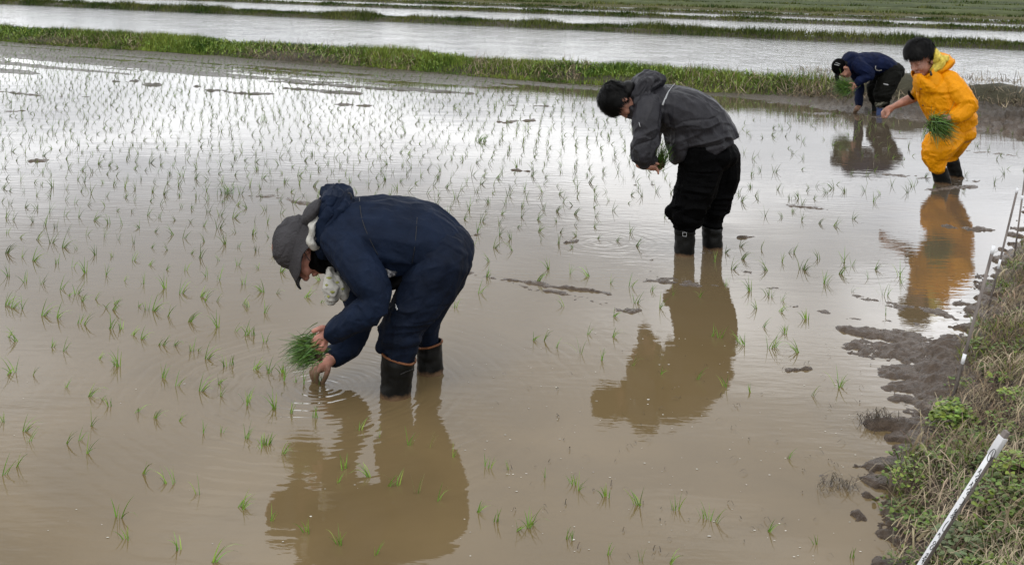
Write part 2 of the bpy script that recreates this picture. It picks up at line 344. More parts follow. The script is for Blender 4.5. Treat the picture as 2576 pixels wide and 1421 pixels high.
RC = [(G(806, 975), 30.0, .50, 2.6), (G(1520, 612), 22.0, .34, .9), (G(2370, 470), 26.0, .45, .5), (G(2150, 287), 16.0, .6, .8)]
def water_mat(name, base, amp, chop, ripples=False, rough=.02):
    m = bpy.data.materials.new(name); m.use_nodes = True; t = m.node_tree; b = t.nodes['Principled BSDF']
    b.inputs['IOR'].default_value = 1.40; b.inputs['Roughness'].default_value = rough; b.inputs['Specular IOR Level'].default_value = .5
    g = N(t, 'ShaderNodeNewGeometry'); pos = g.outputs['Position']
    no = N(t, 'ShaderNodeTexNoise'); no.inputs['Scale'].default_value = 1.1; no.inputs['Detail'].default_value = 5; no.inputs['Distortion'].default_value = 1.2; t.links.new(pos, no.inputs['Vector'])
    rp = N(t, 'ShaderNodeValToRGB'); t.links.new(no.outputs['Fac'], rp.inputs[0]); rp.color_ramp.elements[0].position = .3; rp.color_ramp.elements[1].position = .7
    rp.color_ramp.elements[0].color = (*[q * .84 for q in base], 1); rp.color_ramp.elements[1].color = (*[q * 1.10 for q in base], 1)
    if ripples:
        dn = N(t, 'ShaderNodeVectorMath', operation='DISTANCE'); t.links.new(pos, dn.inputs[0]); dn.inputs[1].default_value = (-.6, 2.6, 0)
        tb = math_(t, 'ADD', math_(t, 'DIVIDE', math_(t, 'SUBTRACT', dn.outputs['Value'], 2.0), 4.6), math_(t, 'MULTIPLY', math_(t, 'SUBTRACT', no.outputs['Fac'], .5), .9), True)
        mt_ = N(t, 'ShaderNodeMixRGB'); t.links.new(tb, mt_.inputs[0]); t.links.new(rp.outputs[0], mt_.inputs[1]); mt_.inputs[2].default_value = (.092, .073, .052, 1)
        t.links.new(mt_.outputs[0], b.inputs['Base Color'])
    else: t.links.new(rp.outputs[0], b.inputs['Base Color'])
    def nz(sc, stretch, det, rot=0):
        mp = N(t, 'ShaderNodeMapping'); mp.inputs['Scale'].default_value = stretch; mp.inputs['Rotation'].default_value = (0, 0, rot); t.links.new(pos, mp.inputs['Vector'])
        n = N(t, 'ShaderNodeTexNoise'); n.inputs['Scale'].default_value = sc; n.inputs['Detail'].default_value = det; t.links.new(mp.outputs[0], n.inputs['Vector']); return n.outputs['Fac']
    big = nz(.9, (1, 1, 1), 2)
    gate = math_(t, 'MULTIPLY', math_(t, 'SUBTRACT', big, .38), 3.2, True)
    gate = math_(t, 'ADD', math_(t, 'MULTIPLY', gate, 1.0 if ripples else .5), .25 if ripples else .5)
    h = math_(t, 'MULTIPLY', nz(chop, (.45, 1.3, 1) if ripples else (.75, 1.2, 1), 3 if ripples else 6, .15), math_(t, 'MULTIPLY', gate, amp))
    if not ripples: h = math_(t, 'ADD', h, math_(t, 'MULTIPLY', nz(.19 * chop, (3.0, 1.0, 1), 2, .1), amp * 1.5))
    if ripples:
        h = math_(t, 'ADD', h, math_(t, 'MULTIPLY', nz(2.2, (.5, 1.4, 1), 2, -.2), amp * 1.3))
        for (c, k, fall, a) in RC:
            vm = N(t, 'ShaderNodeVectorMath', operation='DISTANCE'); t.links.new(pos, vm.inputs[0]); vm.inputs[1].default_value = tuple(c)
            r = math_(t, 'ADD', vm.outputs['Value'], math_(t, 'MULTIPLY', nz(5, (1, 1, 1), 3), .075))
            ring = math_(t, 'MULTIPLY', math_(t, 'SINE', math_(t, 'MULTIPLY', r, k * 6.283)), math_(t, 'POWER', 2.718, math_(t, 'DIVIDE', r, -fall * .6)))
            ring2 = math_(t, 'MULTIPLY', math_(t, 'SINE', math_(t, 'MULTIPLY', r, k * 3.1)), math_(t, 'POWER', 2.718, math_(t, 'DIVIDE', r, -fall)))
            h = math_(t, 'ADD', h, math_(t, 'MULTIPLY', math_(t, 'ADD', ring, math_(t, 'MULTIPLY', ring2, .9)), math_(t, 'MULTIPLY', math_(t, 'MULTIPLY', math_(t, 'SUBTRACT', nz(6, (1, 1, 1), 2), .28, True), 3.2), a * .00036)))
    bp = N(t, 'ShaderNodeBump'); bp.inputs['Strength'].default_value = 1; bp.inputs['Distance'].default_value = 1.0
    t.links.new(h, bp.inputs['Height']); t.links.new(bp.outputs[0], b.inputs['Normal'])
    return m
MUDW = (.160, .114, .055)
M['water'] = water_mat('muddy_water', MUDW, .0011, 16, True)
M['water_far'] = water_mat('choppy_water', (.13, .125, .115), .034, 7, False, .08)
M['water_far2'] = water_mat('choppy_water_far', (.13, .125, .115), .055, 3.5, False, .1)

# ------------------------------------------------------------------ terrain
BS = -.57                                   # the bunds run along y = a - .57 x
bdir = np.array((1, BS)) / math.hypot(1, BS); bnor = np.array((-bdir[1], bdir[0]))
BUND = [18.05, 37.3, 53.5, 64.5, 73.5]
# shore of the bank the photographer stands on
shore = [(-2.2, -3.0), (-.6, .2)] + [tuple(G(x, y)[:2]) for (x, y) in ((2262, 1560), (2262, 1421), (2252, 1290), (2255, 1210), (2318, 1120), (2340, 1080), (2395, 1015), (2420, 960), (2430, 900), (2455, 830), (2492, 770), (2530, 700), (2570, 650))] + [(4.6, 9.0), (6.0, 11.3), (7.4, 13.8), (12, 21.7), (60, 104)]
shore = np.array(shore)
def shore_dist(x, y):
    """signed distance to the shore line, positive on the bank (right) side"""
    best = np.full(x.shape, 1e9); sg = np.ones(x.shape)
    for a, b in zip(shore[:-1], shore[1:]):
        d = b - a; L2 = d @ d; t = np.clip(((x - a[0]) * d[0] + (y - a[1]) * d[1]) / L2, 0, 1)
        dx = x - (a[0] + t * d[0]); dy = y - (a[1] + t * d[1]); q = np.hypot(dx, dy)
        s2 = d[1] * dx - d[0] * dy; u = q < best
        best = np.where(u, q, best); sg = np.where(u, np.sign(s2), sg)
    return best * sg
def ss(a, b, x): t = np.clip((x - a) / (b - a), 0, 1); return t * t * (3 - 2 * t)
# mud that stands out of the water: (x1, y1, x2, y2 in picture units, half width m, height m)
MUD = [(1195, 688, 1560, 748, .045, .011), (1240, 705, 1600, 783, .035, .007), (1590, 630, 1660, 690, .07, .002), (1600, 700, 1740, 700, .06, .002), (1680, 705, 1790, 722, .09, .004),
       (1840, 680, 2080, 720, .07, .001), (1920, 700, 2300, 775, .08, .002), (1800, 735, 2060, 800, .07, .0), (2000, 770, 2400, 835, .09, .003), (2140, 835, 2440, 858, .10, .012), (2200, 880, 2430, 905, .16, .015), (2350, 785, 2470, 830, .08, .006), (2265, 960, 2335, 1060, .10, .010), (2300, 1050, 2340, 1125, .07, .010),
       (2270, 935, 2420, 975, .13, .014), (2290, 1000, 2400, 1030, .12, .012), (2300, 868, 2330, 1010, .13, .011), (2390, 880, 2400, 1000, .12, .03), (2195, 1072, 2240, 1068, .05, .028), (2250, 1070, 2330, 1085, .08, .012), (2080, 1205, 2150, 1235, .05, .005),
       (50, 185, 75, 186, .09, .02), (300, 205, 335, 204, .09, .02), (375, 214, 395, 214, .12, .03), (470, 218, 500, 218, .08, .02), (530, 228, 585, 232, .09, .02), (600, 234, 680, 238, .1, .02),
       (690, 205, 1100, 232, .16, .020), (640, 198, 1000, 214, .12, .014), (720, 222, 900, 236, .13, .022), (1000, 222, 1180, 236, .14, .02), (870, 264, 920, 267, .08, .02), (1290, 306, 1330, 305, .07, .018), (1262, 307, 1276, 308, .05, .02),
       (1270, 428, 1315, 430, .05, .014), (30, 282, 62, 279, .07, .015), (78, 406, 120, 405, .05, .014), (700, 492, 800, 520, .08, .012), (640, 488, 720, 500, .05, .004), (1270, 264, 1390, 268, .06, .012), (0, 232, 110, 242, .07, .012), (150, 243, 210, 243, .06, .015),
       (1870, 598, 1900, 598, .03, .01), (1500, 466, 1640, 468, .05, .004), (1990, 520, 2060, 525, .06, .007), (2400, 573, 2480, 577, .07, .013), (2330, 478, 2440, 470, .09, .010), (2380, 455, 2500, 458, .07, .009), (2190, 345, 2330, 350, .07, .004), (2240, 440, 2330, 450, .07, .006),
       (1730, 640, 1800, 632, .06, .001), (1420, 608, 1450, 606, .025, .010), (1940, 720, 1990, 722, .035, .007), (1975, 925, 2010, 925, .035, .012), (2400, 760, 2500, 780, .06, .012), (2450, 720, 2530, 740, .05, .012),
       (1175, 590, 1200, 592, .02, .01), (1050, 318, 1120, 320, .04, .004), (2420, 380, 2560, 392, .12, .006), (2050, 285, 2350, 300, .2, .006)]
MUDW_ = [(G(a, b)[:2], G(c, d)[:2], w_, h) for (a, b, c, d, w_, h) in MUD]
def b1_dist(x, y): return (18.05 + BS * x - y) * bdir[0]            # perpendicular metres on the near side of the first bund
def height(x, y):
    P = np.stack((x, y, 0 * x), 1)
    n1 = fbm(P * 3.1, 5) - .5; n2 = fbm(P * 14, 5) - .5
    wx = (fbm(P * 7 + 40, 4) - .5); wy = (fbm(P * 7 + 80, 4) - .5); X0, Y0 = x, y; wk = np.interp(y, [3, 8, 20], [.16, .22, .4]); x = x + wx * wk; y = y + wy * wk
    h = np.full(x.shape, -.035) + n1 * .02
    m = np.zeros(x.shape)
    for (a, b, w_, hh) in MUDW_:
        d = b - a; L2 = max(d @ d, 1e-9); t = np.clip(((x - a[0]) * d[0] + (y - a[1]) * d[1]) / L2, 0, 1)
        q = np.hypot(x - a[0] - t * d[0], y - a[1] - t * d[1]) / w_
        m = np.maximum(m, (hh + .03) * np.exp(-(q * q) ** 1.7 * .6))
    n3 = fbm(P * 48, 3) - .5
    h = h + m + np.where(m > .004, (n2 * .9 + n3 * .6) * .036 * np.clip((m - .008) / .036, .12, 1.1), 0)
    x, y = X0, Y0
    # flats along the first bund
    s = b1_dist(x, y); u = x
    wd = np.interp(x, [-14, -8.3, -5, -1.7, 1.2, 3, 4.4, 5.2, 5.9, 7.5], [6.5, 5.6, 3.6, 2.1, 1.3, .9, 1.3, 2.2, 3.3, 4.5])
    top = np.interp(x, [-14, 2.5, 4.5, 6, 8], [.012, .010, .07, .13, .2])
    al = x * bdir[0] + y * bdir[1]
    st = noise3(np.stack((al * .25, s * 3.4, 0 * x), 1)) - .5; st2 = fbm(np.stack((al * .9, s * 8, 0 * x + 4), 1), 3) - .5
    k = ss(1.35, .75, s / wd + n1 * .3)
    rough = np.interp(x, [-14, 3.5, 4.6, 8], [.012, .014, .12, .16])
    flat = -.035 + k * (.037 + top * ss(1.0, 0.0, s / wd)) + k * (st * .034 + st2 * .034 + n2 * rough * 1.3 + n3 * rough * .3 + n1 * rough)
    h = np.where(s > -.3, np.maximum(h, np.where(k > 0, flat, -1)), -.2)
    # bank
    sb = shore_dist(x, y)
    bh = np.interp(y, [0, 2.5, 4, 6, 9, 14], [.16, .16, .13, .14, .18, .3])
    prof = ss(-.03, .42, sb) * bh + ss(.3, 1.2, sb) * .05
    bank = -.035 + .05 * ss(-.20, .0, sb + n2 * .5) + prof + ss(-.1, .15, sb) * (n1 * .10 + n2 * .07 + n3 * .02)
    h = np.where(sb > -.15, np.maximum(h, bank), h)
    return h
def ground_sheet():
    nr, nc = 760, 740
    inv = np.concatenate((np.linspace(1 / 1.1, 1 / 2.65, 50)[:-1], np.linspace(1 / 2.65, 1 / 29.0, nr - 49))); d = 1 / inv
    a = np.linspace(-.56, .60, nc)
    D, A = np.meshgrid(d, a, indexing='ij'); x = (A * (D + .4)).ravel(); y = D.ravel()
    z = height(x, y); idx = np.arange(nr * nc).reshape(nr, nc)
    q = np.stack((idx[:-1, :-1], idx[:-1, 1:], idx[1:, 1:], idx[1:, :-1]), -1).reshape(-1, 4)
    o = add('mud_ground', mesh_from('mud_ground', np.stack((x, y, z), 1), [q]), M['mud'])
    tag(o, 'brown paddy mud, its flats and low bank rising out of the water', 'ground', kind='structure')
ground_sheet()
def sheet(name, pts, z, mt, label, cat, kind='structure'):
    v = np.array([(p[0], p[1], z) for p in pts]); o = add(name, mesh_from(name, v, [np.array([range(len(pts))])]), mt, smooth=False)
    return tag(o, label, cat, kind=kind)
def bl(a, x): return (x, a + BS * x)
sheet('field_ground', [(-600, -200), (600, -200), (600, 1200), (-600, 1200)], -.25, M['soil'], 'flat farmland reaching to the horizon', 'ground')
sheet('water', [(-40, -8), (30, -8), bl(18.3, 30), bl(18.3, -40)], 0, M['water'], 'shallow muddy water of the near paddy', 'water')
for i in range(3):
    sheet('water', [bl(BUND[i], -140), bl(BUND[i], 90), bl(BUND[i + 1], 90), bl(BUND[i + 1], -140)], .004 * 0, M['water_far' if i < 2 else 'water_far2'],
          ['wind-rippled water of the paddy behind the first grassy bund', 'narrower strip of rippled water behind the second bund', 'thin strip of bright water behind the third bund'][i], 'water')
sheet('water', [bl(BUND[3], -140), bl(BUND[3], 90), bl(BUND[4], 90), bl(BUND[4], -140)], 0, M['water_far2'], 'farthest sliver of water before the green fields', 'water')

def bund(a, half, hgt, x0, x1, step, label, mt, seed):
    n = int((x1 - x0) / step); m = 13; xs = np.linspace(x0, x1, n); t = np.linspace(-1, 1, m)
    X, T = np.meshgrid(xs, t, indexing='ij')
    wob = (noise3(np.stack((xs * .5, xs * 0 + seed, xs * 0), 1)) - .5) * half * .5
    px = X + bnor[0] * (T * half + wob[:, None]); py = a + BS * X + bnor[1] * (T * half + wob[:, None])
    nn = fbm(np.stack((px.ravel() * 2.2, py.ravel() * 2.2, 0 * px.ravel()), 1), 4).reshape(px.shape) - .5
    rise = np.interp(X, [4.2, 5.6], [1, 1.9]) if seed == 1 else 1.0
    pz = hgt * rise * (1 - np.abs(T) ** 2.6) * (1 + nn * .7) - .03 + nn * .06 * (1 - T ** 2)
    idx = np.arange(n * m).reshape(n, m); q = np.stack((idx[:-1, :-1], idx[1:, :-1], idx[1:, 1:], idx[:-1, 1:]), -1).reshape(-1, 4)
    o = add('earth_bund', mesh_from('earth_bund', np.stack((px.ravel(), py.ravel(), pz.ravel()), 1), [q]), mt)
    tag(o, label, 'bund', kind='structure')
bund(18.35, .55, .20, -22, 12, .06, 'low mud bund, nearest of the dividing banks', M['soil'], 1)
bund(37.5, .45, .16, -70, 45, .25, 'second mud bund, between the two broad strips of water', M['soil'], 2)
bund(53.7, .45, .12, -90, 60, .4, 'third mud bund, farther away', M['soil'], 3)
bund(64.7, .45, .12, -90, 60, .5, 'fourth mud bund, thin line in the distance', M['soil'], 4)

# ------------------------------------------------------------------ blades
def blades(base, L, wd, lean, curve=.5, seg=3, az=None, tip=.12):
    """ribbon blades: base (n,3), length, width, lean vector (n,2) horizontal offset per length"""
    n = len(base); L = L * np.ones(n); wd = wd * np.ones(n)
    if az is None: az = rng.uniform(0, 2 * np.pi, n)
    side = np.stack((np.cos(az), np.sin(az), 0 * az), 1)
    t = np.linspace(0, 1, seg + 1); V = np.empty((n, seg + 1, 2, 3))
    lm = np.hypot(lean[:, 0], lean[:, 1])
    for i, q in enumerate(t):
        hx = lean * (q * (1 - curve) + q * q * curve)[..., None] if np.ndim(q) else lean * (q * (1 - curve) + q * q * curve)
        up = np.sqrt(np.clip(1 - (lm * q) ** 2 * .8, .05, 1)) * q - .12 * lm * q * q
        p = base + np.stack((hx[:, 0] * L, hx[:, 1] * L, up * L), 1)
        ww = wd * (1 - (1 - tip) * q ** 1.6) * .5
        V[:, i, 0] = p - side * ww[:, None]; V[:, i, 1] = p + side * ww[:, None]
    k = np.arange(n)[:, None] * (seg + 1) * 2; F_ = []
    for i in range(seg):
        b = k + i * 2; F_.append(np.concatenate((b, b + 1, b + 3, b + 2), 1))
    return V.reshape(-1, 3), np.concatenate(F_)
class Strips:
    def __init__(s): s.v = []; s.q = []; s.n = 0
    def add(s, v, q): s.v.append(v); s.q.append(q + s.n); s.n += len(v)
    def out(s, name, mt, parent=None): return add(name, mesh_from(name, np.concatenate(s.v), [np.concatenate(s.q)]), mt, parent, smooth=False)

def bund_grass(a, n, x0, x1, hgt, L, wd, half, mt, label, seed, cut=None, wild=.6):
    x = rng.uniform(x0, x1, n * 2); cl = noise3(np.stack((x * 1.3, x * 0 + seed, 0 * x), 1)); T = np.clip(rng.normal(-.1, .62, n * 2), -1.15, 1)
    keep = rng.uniform(0, 1, n * 2) < .35 + cl * .7
    if cut: keep &= rng.uniform(0, 1, n * 2) < np.interp(x, *cut)
    x = x[keep]; T = T[keep]; k = len(x)
    px = x + bnor[0] * T * half; py = a + BS * x + bnor[1] * T * half
    z = np.maximum(hgt * (1 - np.abs(T) ** 2.6) - .03, -.01)
    n2 = fbm(np.stack((px * .9, py * .9, 0 * px + seed), 1), 3)
    ll = L * (.35 + 1.5 * np.clip(n2 - .2, 0, 1)) * rng.uniform(.5, 1.3, k) * (1 - .4 * np.abs(T))
    lean = rng.normal(0, .35, (k, 2)) * wild * 1.6; lean[:, 1] -= .25 * T; lean[:, 0] += .1
    g = Strips(); g.add(*blades(np.stack((px, py, z), 1), ll, wd * rng.uniform(.6, 1.4, k), lean, seg=2))
    o = g.out('bund_grass', mt); tag(o, label, 'grass', kind='stuff'); return o
bund_grass(18.35, 80000, -15, 10.5, .20, .20, .010, .55, M['grass'], 'green grass growing along the nearest bund', 3, ([-15, 3.4, 4.3, 10], [1, 1, .35, .25]))
bund_grass(37.5, 40000, -38, 26, .16, .24, .022, .5, M['grass_far'], 'grass along the second bund from the planters', 7)
bund_grass(53.7, 26000, -55, 40, .12, .18, .035, .5, M['grass_far'], 'dark grass along the third bund', 9)
bund_grass(64.7, 22000, -60, 48, .12, .17, .045, .5, M['grass_far'], 'dark grass line on the fourth bund', 12)
for i_, (a_, l_) in enumerate(((74.5, 'first'), (80, 'second'), (88, 'third'), (99, 'fourth'), (114, 'fifth'), (134, 'sixth'))):
    bund_grass(a_, 11000, -70 - 6 * i_, 50 + 8 * i_, .18, .22 + .03 * i_, .07 + .02 * i_, .9 + .25 * i_, M['grass_far'], 'rough grass along the %s ridge of the fields beyond the water' % l_, 20 + i_)
def weeds_on_bund():
    """broad leafy weeds and dead stalks on the near bund"""
    g = Strips(); n = 9000; x = rng.uniform(-15, 5, n); c = noise3(np.stack((x * .8, 0 * x + 3.3, 0 * x), 1)); x = x[c > .42]; k = len(x)
    T = rng.uniform(-1, .6, k); base = np.stack((x + bnor[0] * T * .55, 18.35 + BS * x + bnor[1] * T * .55, .17 * (1 - np.abs(T) ** 2.6) + rng.uniform(0, .12, k)), 1)
    g.add(*blades(base, rng.uniform(.04, .10, k), rng.uniform(.012, .026, k), rng.normal(0, .7, (k, 2)), seg=2, tip=.3))
    tag(g.out('broadleaf_weeds', M['leaf_bright']), 'broad bright leaves of weeds along the top of the nearest bund', 'weeds', kind='stuff')
    g = Strips(); n = 9000; x = rng.uniform(-15, 9, n); x = x[noise3(np.stack((x * .9, 0 * x + 8.1, 0 * x), 1)) > .35]; n = len(x); T = rng.uniform(-1.2, .1, n)
    base = np.stack((x + bnor[0] * T * .55, 18.35 + BS * x + bnor[1] * T * .55, np.maximum(.17 * (1 - np.abs(T) ** 2.6), 0) + rng.uniform(0, .04, n)), 1)
    g.add(*blades(base, rng.uniform(.06, .28, n), rng.uniform(.004, .012, n), rng.normal(0, .85, (n, 2)), seg=2, tip=.5))
    m_ = 2600; x = rng.uniform(4.3, 9, m_); T = rng.uniform(-1.5, .9, m_); px = x + bnor[0] * T * .55; py = 18.35 + BS * x + bnor[1] * T * .55
    zb = np.maximum(np.where(np.abs(T) < 1, .36 * (1 - np.abs(T) ** 2.6), 0), height(px, py)) + .01
    g.add(*blades(np.stack((px, py, zb), 1), rng.uniform(.05, .2, m_), rng.uniform(.004, .010, m_), rng.normal(0, .9, (m_, 2)), seg=2, tip=.5))
    tag(g.out('dead_stalks', M['straw']), 'dead tan stalks hanging on the front of the nearest bund', 'dead grass', kind='stuff')
weeds_on_bund()
# far fields beyond the water: strips of crop
def far_fields():
    a = 73.0; i = 0
    cols = [(.085, .08, .035), (.07, .085, .03), (.13, .12, .065), (.05, .065, .024), (.095, .10, .04), (.12, .10, .06)]
    ms = [mat('field_strip', c, .85, .15, .25, 1.2, .8, 5, .15) for c in cols]
    names = ['brownish', 'mid green', 'pale straw coloured', 'dark green', 'yellow green', 'dry brown']
    ords = ['nearest', 'second', 'third', 'fourth', 'fifth', 'sixth', 'seventh', 'eighth', 'ninth', 'tenth', 'eleventh', 'twelfth', 'thirteenth', 'fourteenth', 'fifteenth', 'sixteenth']
    for i in range(16):
        wdt = 5 * 1.16 ** i; nx = 220; xs = np.linspace(-200 - i * 18, 160 + i * 18, nx); t = np.linspace(0, 1, 7)
        X, T = np.meshgrid(xs, t, indexing='ij'); px = X; py = a + BS * X + T * wdt
        nn = noise3(np.stack((px.ravel() * .7, py.ravel() * .7, 0 * px.ravel()), 1)).reshape(px.shape)
        pz = (.12 + .22 * (i % 2)) * np.sin(np.pi * np.clip(T, 0, 1)) ** .5 + nn * .12 * (np.sin(np.pi * T)) - .02 * (i % 3)
        idx = np.arange(nx * 7).reshape(nx, 7); q = np.stack((idx[:-1, :-1], idx[1:, :-1], idx[1:, 1:], idx[:-1, 1:]), -1).reshape(-1, 4)
        k = [0, 1, 2, 3, 5, 1, 4, 3, 2, 1, 3, 4, 0, 3, 1, 3][i]
        o = add('crop_strip', mesh_from('crop_strip', np.stack((px.ravel(), py.ravel(), pz.ravel()), 1), [q]), ms[k])
        tag(o, '%s field strip, %s beyond the last water' % (names[k], ords[i]), 'field', kind='structure')
        a += wdt + .02
    sheet('field_ground', [(-600, 900), (600, 900), (600, 1500), (-600, 1500)], -.2, M['farfield'], 'distant green farmland', 'ground')
far_fields()

# ------------------------------------------------------------------ bank vegetation (right foreground)
def bank_points(n, smin, smax, y0=1.6, y1=9.5, bias=1.6):
    pts = []
    while len(pts) < n:
        yy = y0 + (y1 - y0) * rng.uniform(0, 1, n * 3) ** bias; xx = rng.uniform(.2, 6.5, n * 3)
        s = shore_dist(xx, yy); k = (s > smin) & (s < smax) & (xx / yy < .62)
        pts += list(zip(xx[k], yy[k]))
    p = np.array(pts[:n]); return np.column_stack((p, height(p[:, 0], p[:, 1])))
def bank_straw():
    g = Strips(); p = np.concatenate((bank_points(24000, .09, 2.2), bank_points(3000, -.02, .14))); k = len(p)
    L = rng.uniform(.02, .115, k); az = rng.uniform(0, 2 * np.pi, k); side = rng.uniform(0, 2 * np.pi, k)
    az = np.where(rng.uniform(0, 1, k) < .5, rng.normal(.5, .5, k), az); tl = np.abs(rng.normal(0, .12, k)); lean = np.stack((np.cos(az), np.sin(az)), 1) * (1.06 - .5 * tl)[:, None]
    p[:, 2] += rng.uniform(.0, .03, k)
    v, q = blades(p, L, np.clip(rng.lognormal(-6.25, .5, k), .0010, .009), lean, curve=.3, seg=4, az=az + np.pi / 2 + rng.normal(0, .4, k), tip=.6)
    g.add(v, q)
    tag(g.out('dry_straw', M['straw']), 'tangled dry tan straw covering the bank at the right', 'straw', kind='stuff')
    g = Strips(); p = bank_points(20000, -.03, 2.2); c = fbm(p * np.array((2.2, 2.2, 0)) + 5, 2) > .48; p = p[c]; k = len(p)
    v, q = blades(p, rng.uniform(.02, .07, k), rng.uniform(.002, .005, k), rng.normal(0, .55, (k, 2)), seg=3); g.add(v, q)
    tag(g.out('bank_grass', M['grass']), 'short green grass among the straw on the right bank', 'grass', kind='stuff')
bank_straw()
def leaf_cluster(n, c, r, h, size, seed=0):
    """broad leaves on a dome; returns verts, quads"""
    a = rng.uniform(0, 2 * np.pi, n); q = r * np.sqrt(rng.uniform(0, 1, n)); z = h * np.sqrt(np.clip(1 - (q / r) ** 2, 0, 1)) * rng.uniform(.35, 1.05, n)
    ctr = np.column_stack((c[0] + q * np.cos(a), c[1] + q * np.sin(a), c[2] + z))
    s = size * rng.uniform(.5, 1.3, n); az = rng.uniform(0, 2 * np.pi, n); tilt = rng.normal(.35, .35, n)
    d = np.column_stack((np.cos(az) * np.cos(tilt), np.sin(az) * np.cos(tilt), np.sin(tilt))); sd = np.column_stack((-np.sin(az), np.cos(az), rng.normal(0, .25, n)))
    up = np.cross(d, sd); V = np.empty((n, 8, 3)); prof = [(0, .12), (.33, .5), (.7, .42), (1, .08)]
    for i, (t, w_) in enumerate(prof):
        p = ctr + d * (s * t)[:, None] - up * (s * .25 * t * t)[:, None]
        V[:, 2 * i] = p - sd * (s * w_)[:, None] + up * (s * .10)[:, None]; V[:, 2 * i + 1] = p + sd * (s * w_)[:, None] + up * (s * .1)[:, None]
    k = np.arange(n)[:, None] * 8; Q = np.concatenate([np.concatenate((k + 2 * i, k + 2 * i + 1, k + 2 * i + 3, k + 2 * i + 2), 1) for i in range(3)])
    return V.reshape(-1, 3), Q
def on_bank(x, y):
    """walk the view ray down to the terrain"""
    d = np.linspace(1.6, 12, 900); P = np.array([W(x, y, q) for q in d]); hh = height(P[:, 0], P[:, 1]); i = np.argmax(P[:, 2] < np.maximum(hh, 0)); p = P[i].copy(); p[2] = max(hh[i], 0); return p
def plant(x, y, n, r, h, size, mt, label, stems=12):
    c = on_bank(x, y); root = empty('weed_plant', c, label=label, cat='plant')
    g = Strips(); g.add(*leaf_cluster(n, c, r, h, size)); g.out('leaves', mt, root)
    for i in range(6):
        a = rng.uniform(0, 6.28); g = Strips(); b = c + np.array((rng.normal(0, r * .3), rng.normal(0, r * .3), 0))
        g.add(*blades(b[None], h * 1.15, .003, np.array([(math.cos(a) * .6, math.sin(a) * .6)]), seg=3, tip=.5)); g.out('stem', M['stem'], root)
plant(2400, 1075, 520, .085, .085, .016, M['leaf_bright'], 'bright green leafy clump at the foot of the nearest grey stake')
plant(2285, 1235, 120, .06, .085, .011, M['leaf_bright'], 'spindly pale green weed overhanging the water at the bank edge')
plant(2560, 1010, 200, .07, .035, .012, M['leaf_bright'], 'low green weed high on the bank right of the leafy clump')
plant(2470, 1390, 260, .14, .04, .017, M['leaf_grey'], 'dull grey green leafy patch right of the white stake foot')
plant(2540, 1260, 380, .13, .05, .015, M['leaf'], 'dark green spreading weed right of the white stake')
plant(2560, 1180, 160, .08, .04, .015, M['leaf_bright'], 'yellow green weed just below the top of the white stake')
plant(2470, 880, 80, .07, .04, .018, M['leaf'], 'small dark green tuft on the bank behind the nearest grey stake')
plant(2520, 960, 60, .06, .03, .018, M['leaf_bright'], 'small bright tuft on the bank slope above the leafy clump')
def weeds_cover():
    g = Strips(); p = bank_points(210, .0, 1.8, 2.2, 7); p2 = bank_points(130, .15, 1.2, 2.6, 3.7)
    for q in np.concatenate((p, p2)): g.add(*leaf_cluster(int(rng.integers(20, 110)), q, rng.uniform(.03, .11), .035, rng.uniform(.007, .016)))
    tag(g.out('ground_cover', M['leaf']), 'low leafy ground cover scattered over the right bank', 'ground cover', kind='stuff')
weeds_cover()
def thick_stem(pts, r, label):
    P = []
    for (x, y, dz) in pts: p = on_bank(x, y); p[2] += dz + .004; P.append(p)
    P = np.array(P); b = Blob(); t = np.linspace(0, len(P) - 1, 16); Q = np.column_stack([np.interp(t, range(len(P)), P[:, i]) for i in range(3)])
    Q[1:-1] = (Q[:-2] + Q[1:-1] * 2 + Q[2:]) / 4
    b.tube(Q, np.linspace(r, r * .6, 16), seg=8); tag(b.raw('thick_stem', M['stem']), label, 'stem', 'thick pale stems lying on the bank')
thick_stem([(2310, 1365, .0), (2350, 1335, .01), (2400, 1325, .015), (2440, 1320, .01)], .006, 'short pale stem crossing under the white stake')
thick_stem([(2425, 1335, .0), (2470, 1300, .03), (2510, 1300, .035), (2540, 1330, .02), (2570, 1350, .01)], .006, 'arching pale stem right of the white stake')
thick_stem([(2420, 1340, 0), (2460, 1330, .01), (2510, 1325, .01), (2576, 1340, .01), (2640, 1350, 0)], .007, 'straight pale stem below the arching one')
thick_stem([(2510, 1215, 0), (2530, 1180, .02), (2560, 1190, .02), (2576, 1170, .01)], .006, 'bent pale stem near the right edge under the stake top')
thick_stem([(2470, 1180, 0), (2490, 1200, .015), (2500, 1225, 0)], .005, 'short curved pale stem beside the white stake')

# ------------------------------------------------------------------ stakes
def stake(p0, p1, r, label, bands, mt, square=False, cap=None, seg=10):
    root = empty('marker_stake', p0, label=label, cat='stake', group='marker stakes along the bank')
    b = Blob(); b.tube([p0, p0 * .5 + p1 * .5, p1], r, seg=seg, round_=False, ax=(.3, 1, 0)); b.raw('shaft', mt, root, smooth=not square)
    for (t0, t1) in bands:
        b = Blob(); b.tube([p0 + (p1 - p0) * t0, p0 + (p1 - p0) * t1], r * 1.12, seg=seg, round_=False, ax=(.3, 1, 0)); b.raw('white_band', M['white'], root, smooth=not square)
    return root
def stake_px(xb, yb, xt, yt, r, lab, bands, dtop=0):
    b = on_bank(xb, yb); t = W(xt, yt, b[1] + dtop); b = b - (t - b) * .08
    return stake(b, t, r, lab, bands, M['wood'])
stake_px(2395, 1012, 2500, 620, .0062, 'grey wooden stake beside the leafy clump, white tip and white band', [(.30, .36), (.955, 1.003)])
stake_px(2484, 787, 2560, 474, .0052, 'thinner grey stake behind the nearest one, white tip and band', [(.40, .47), (.965, 1.003)])
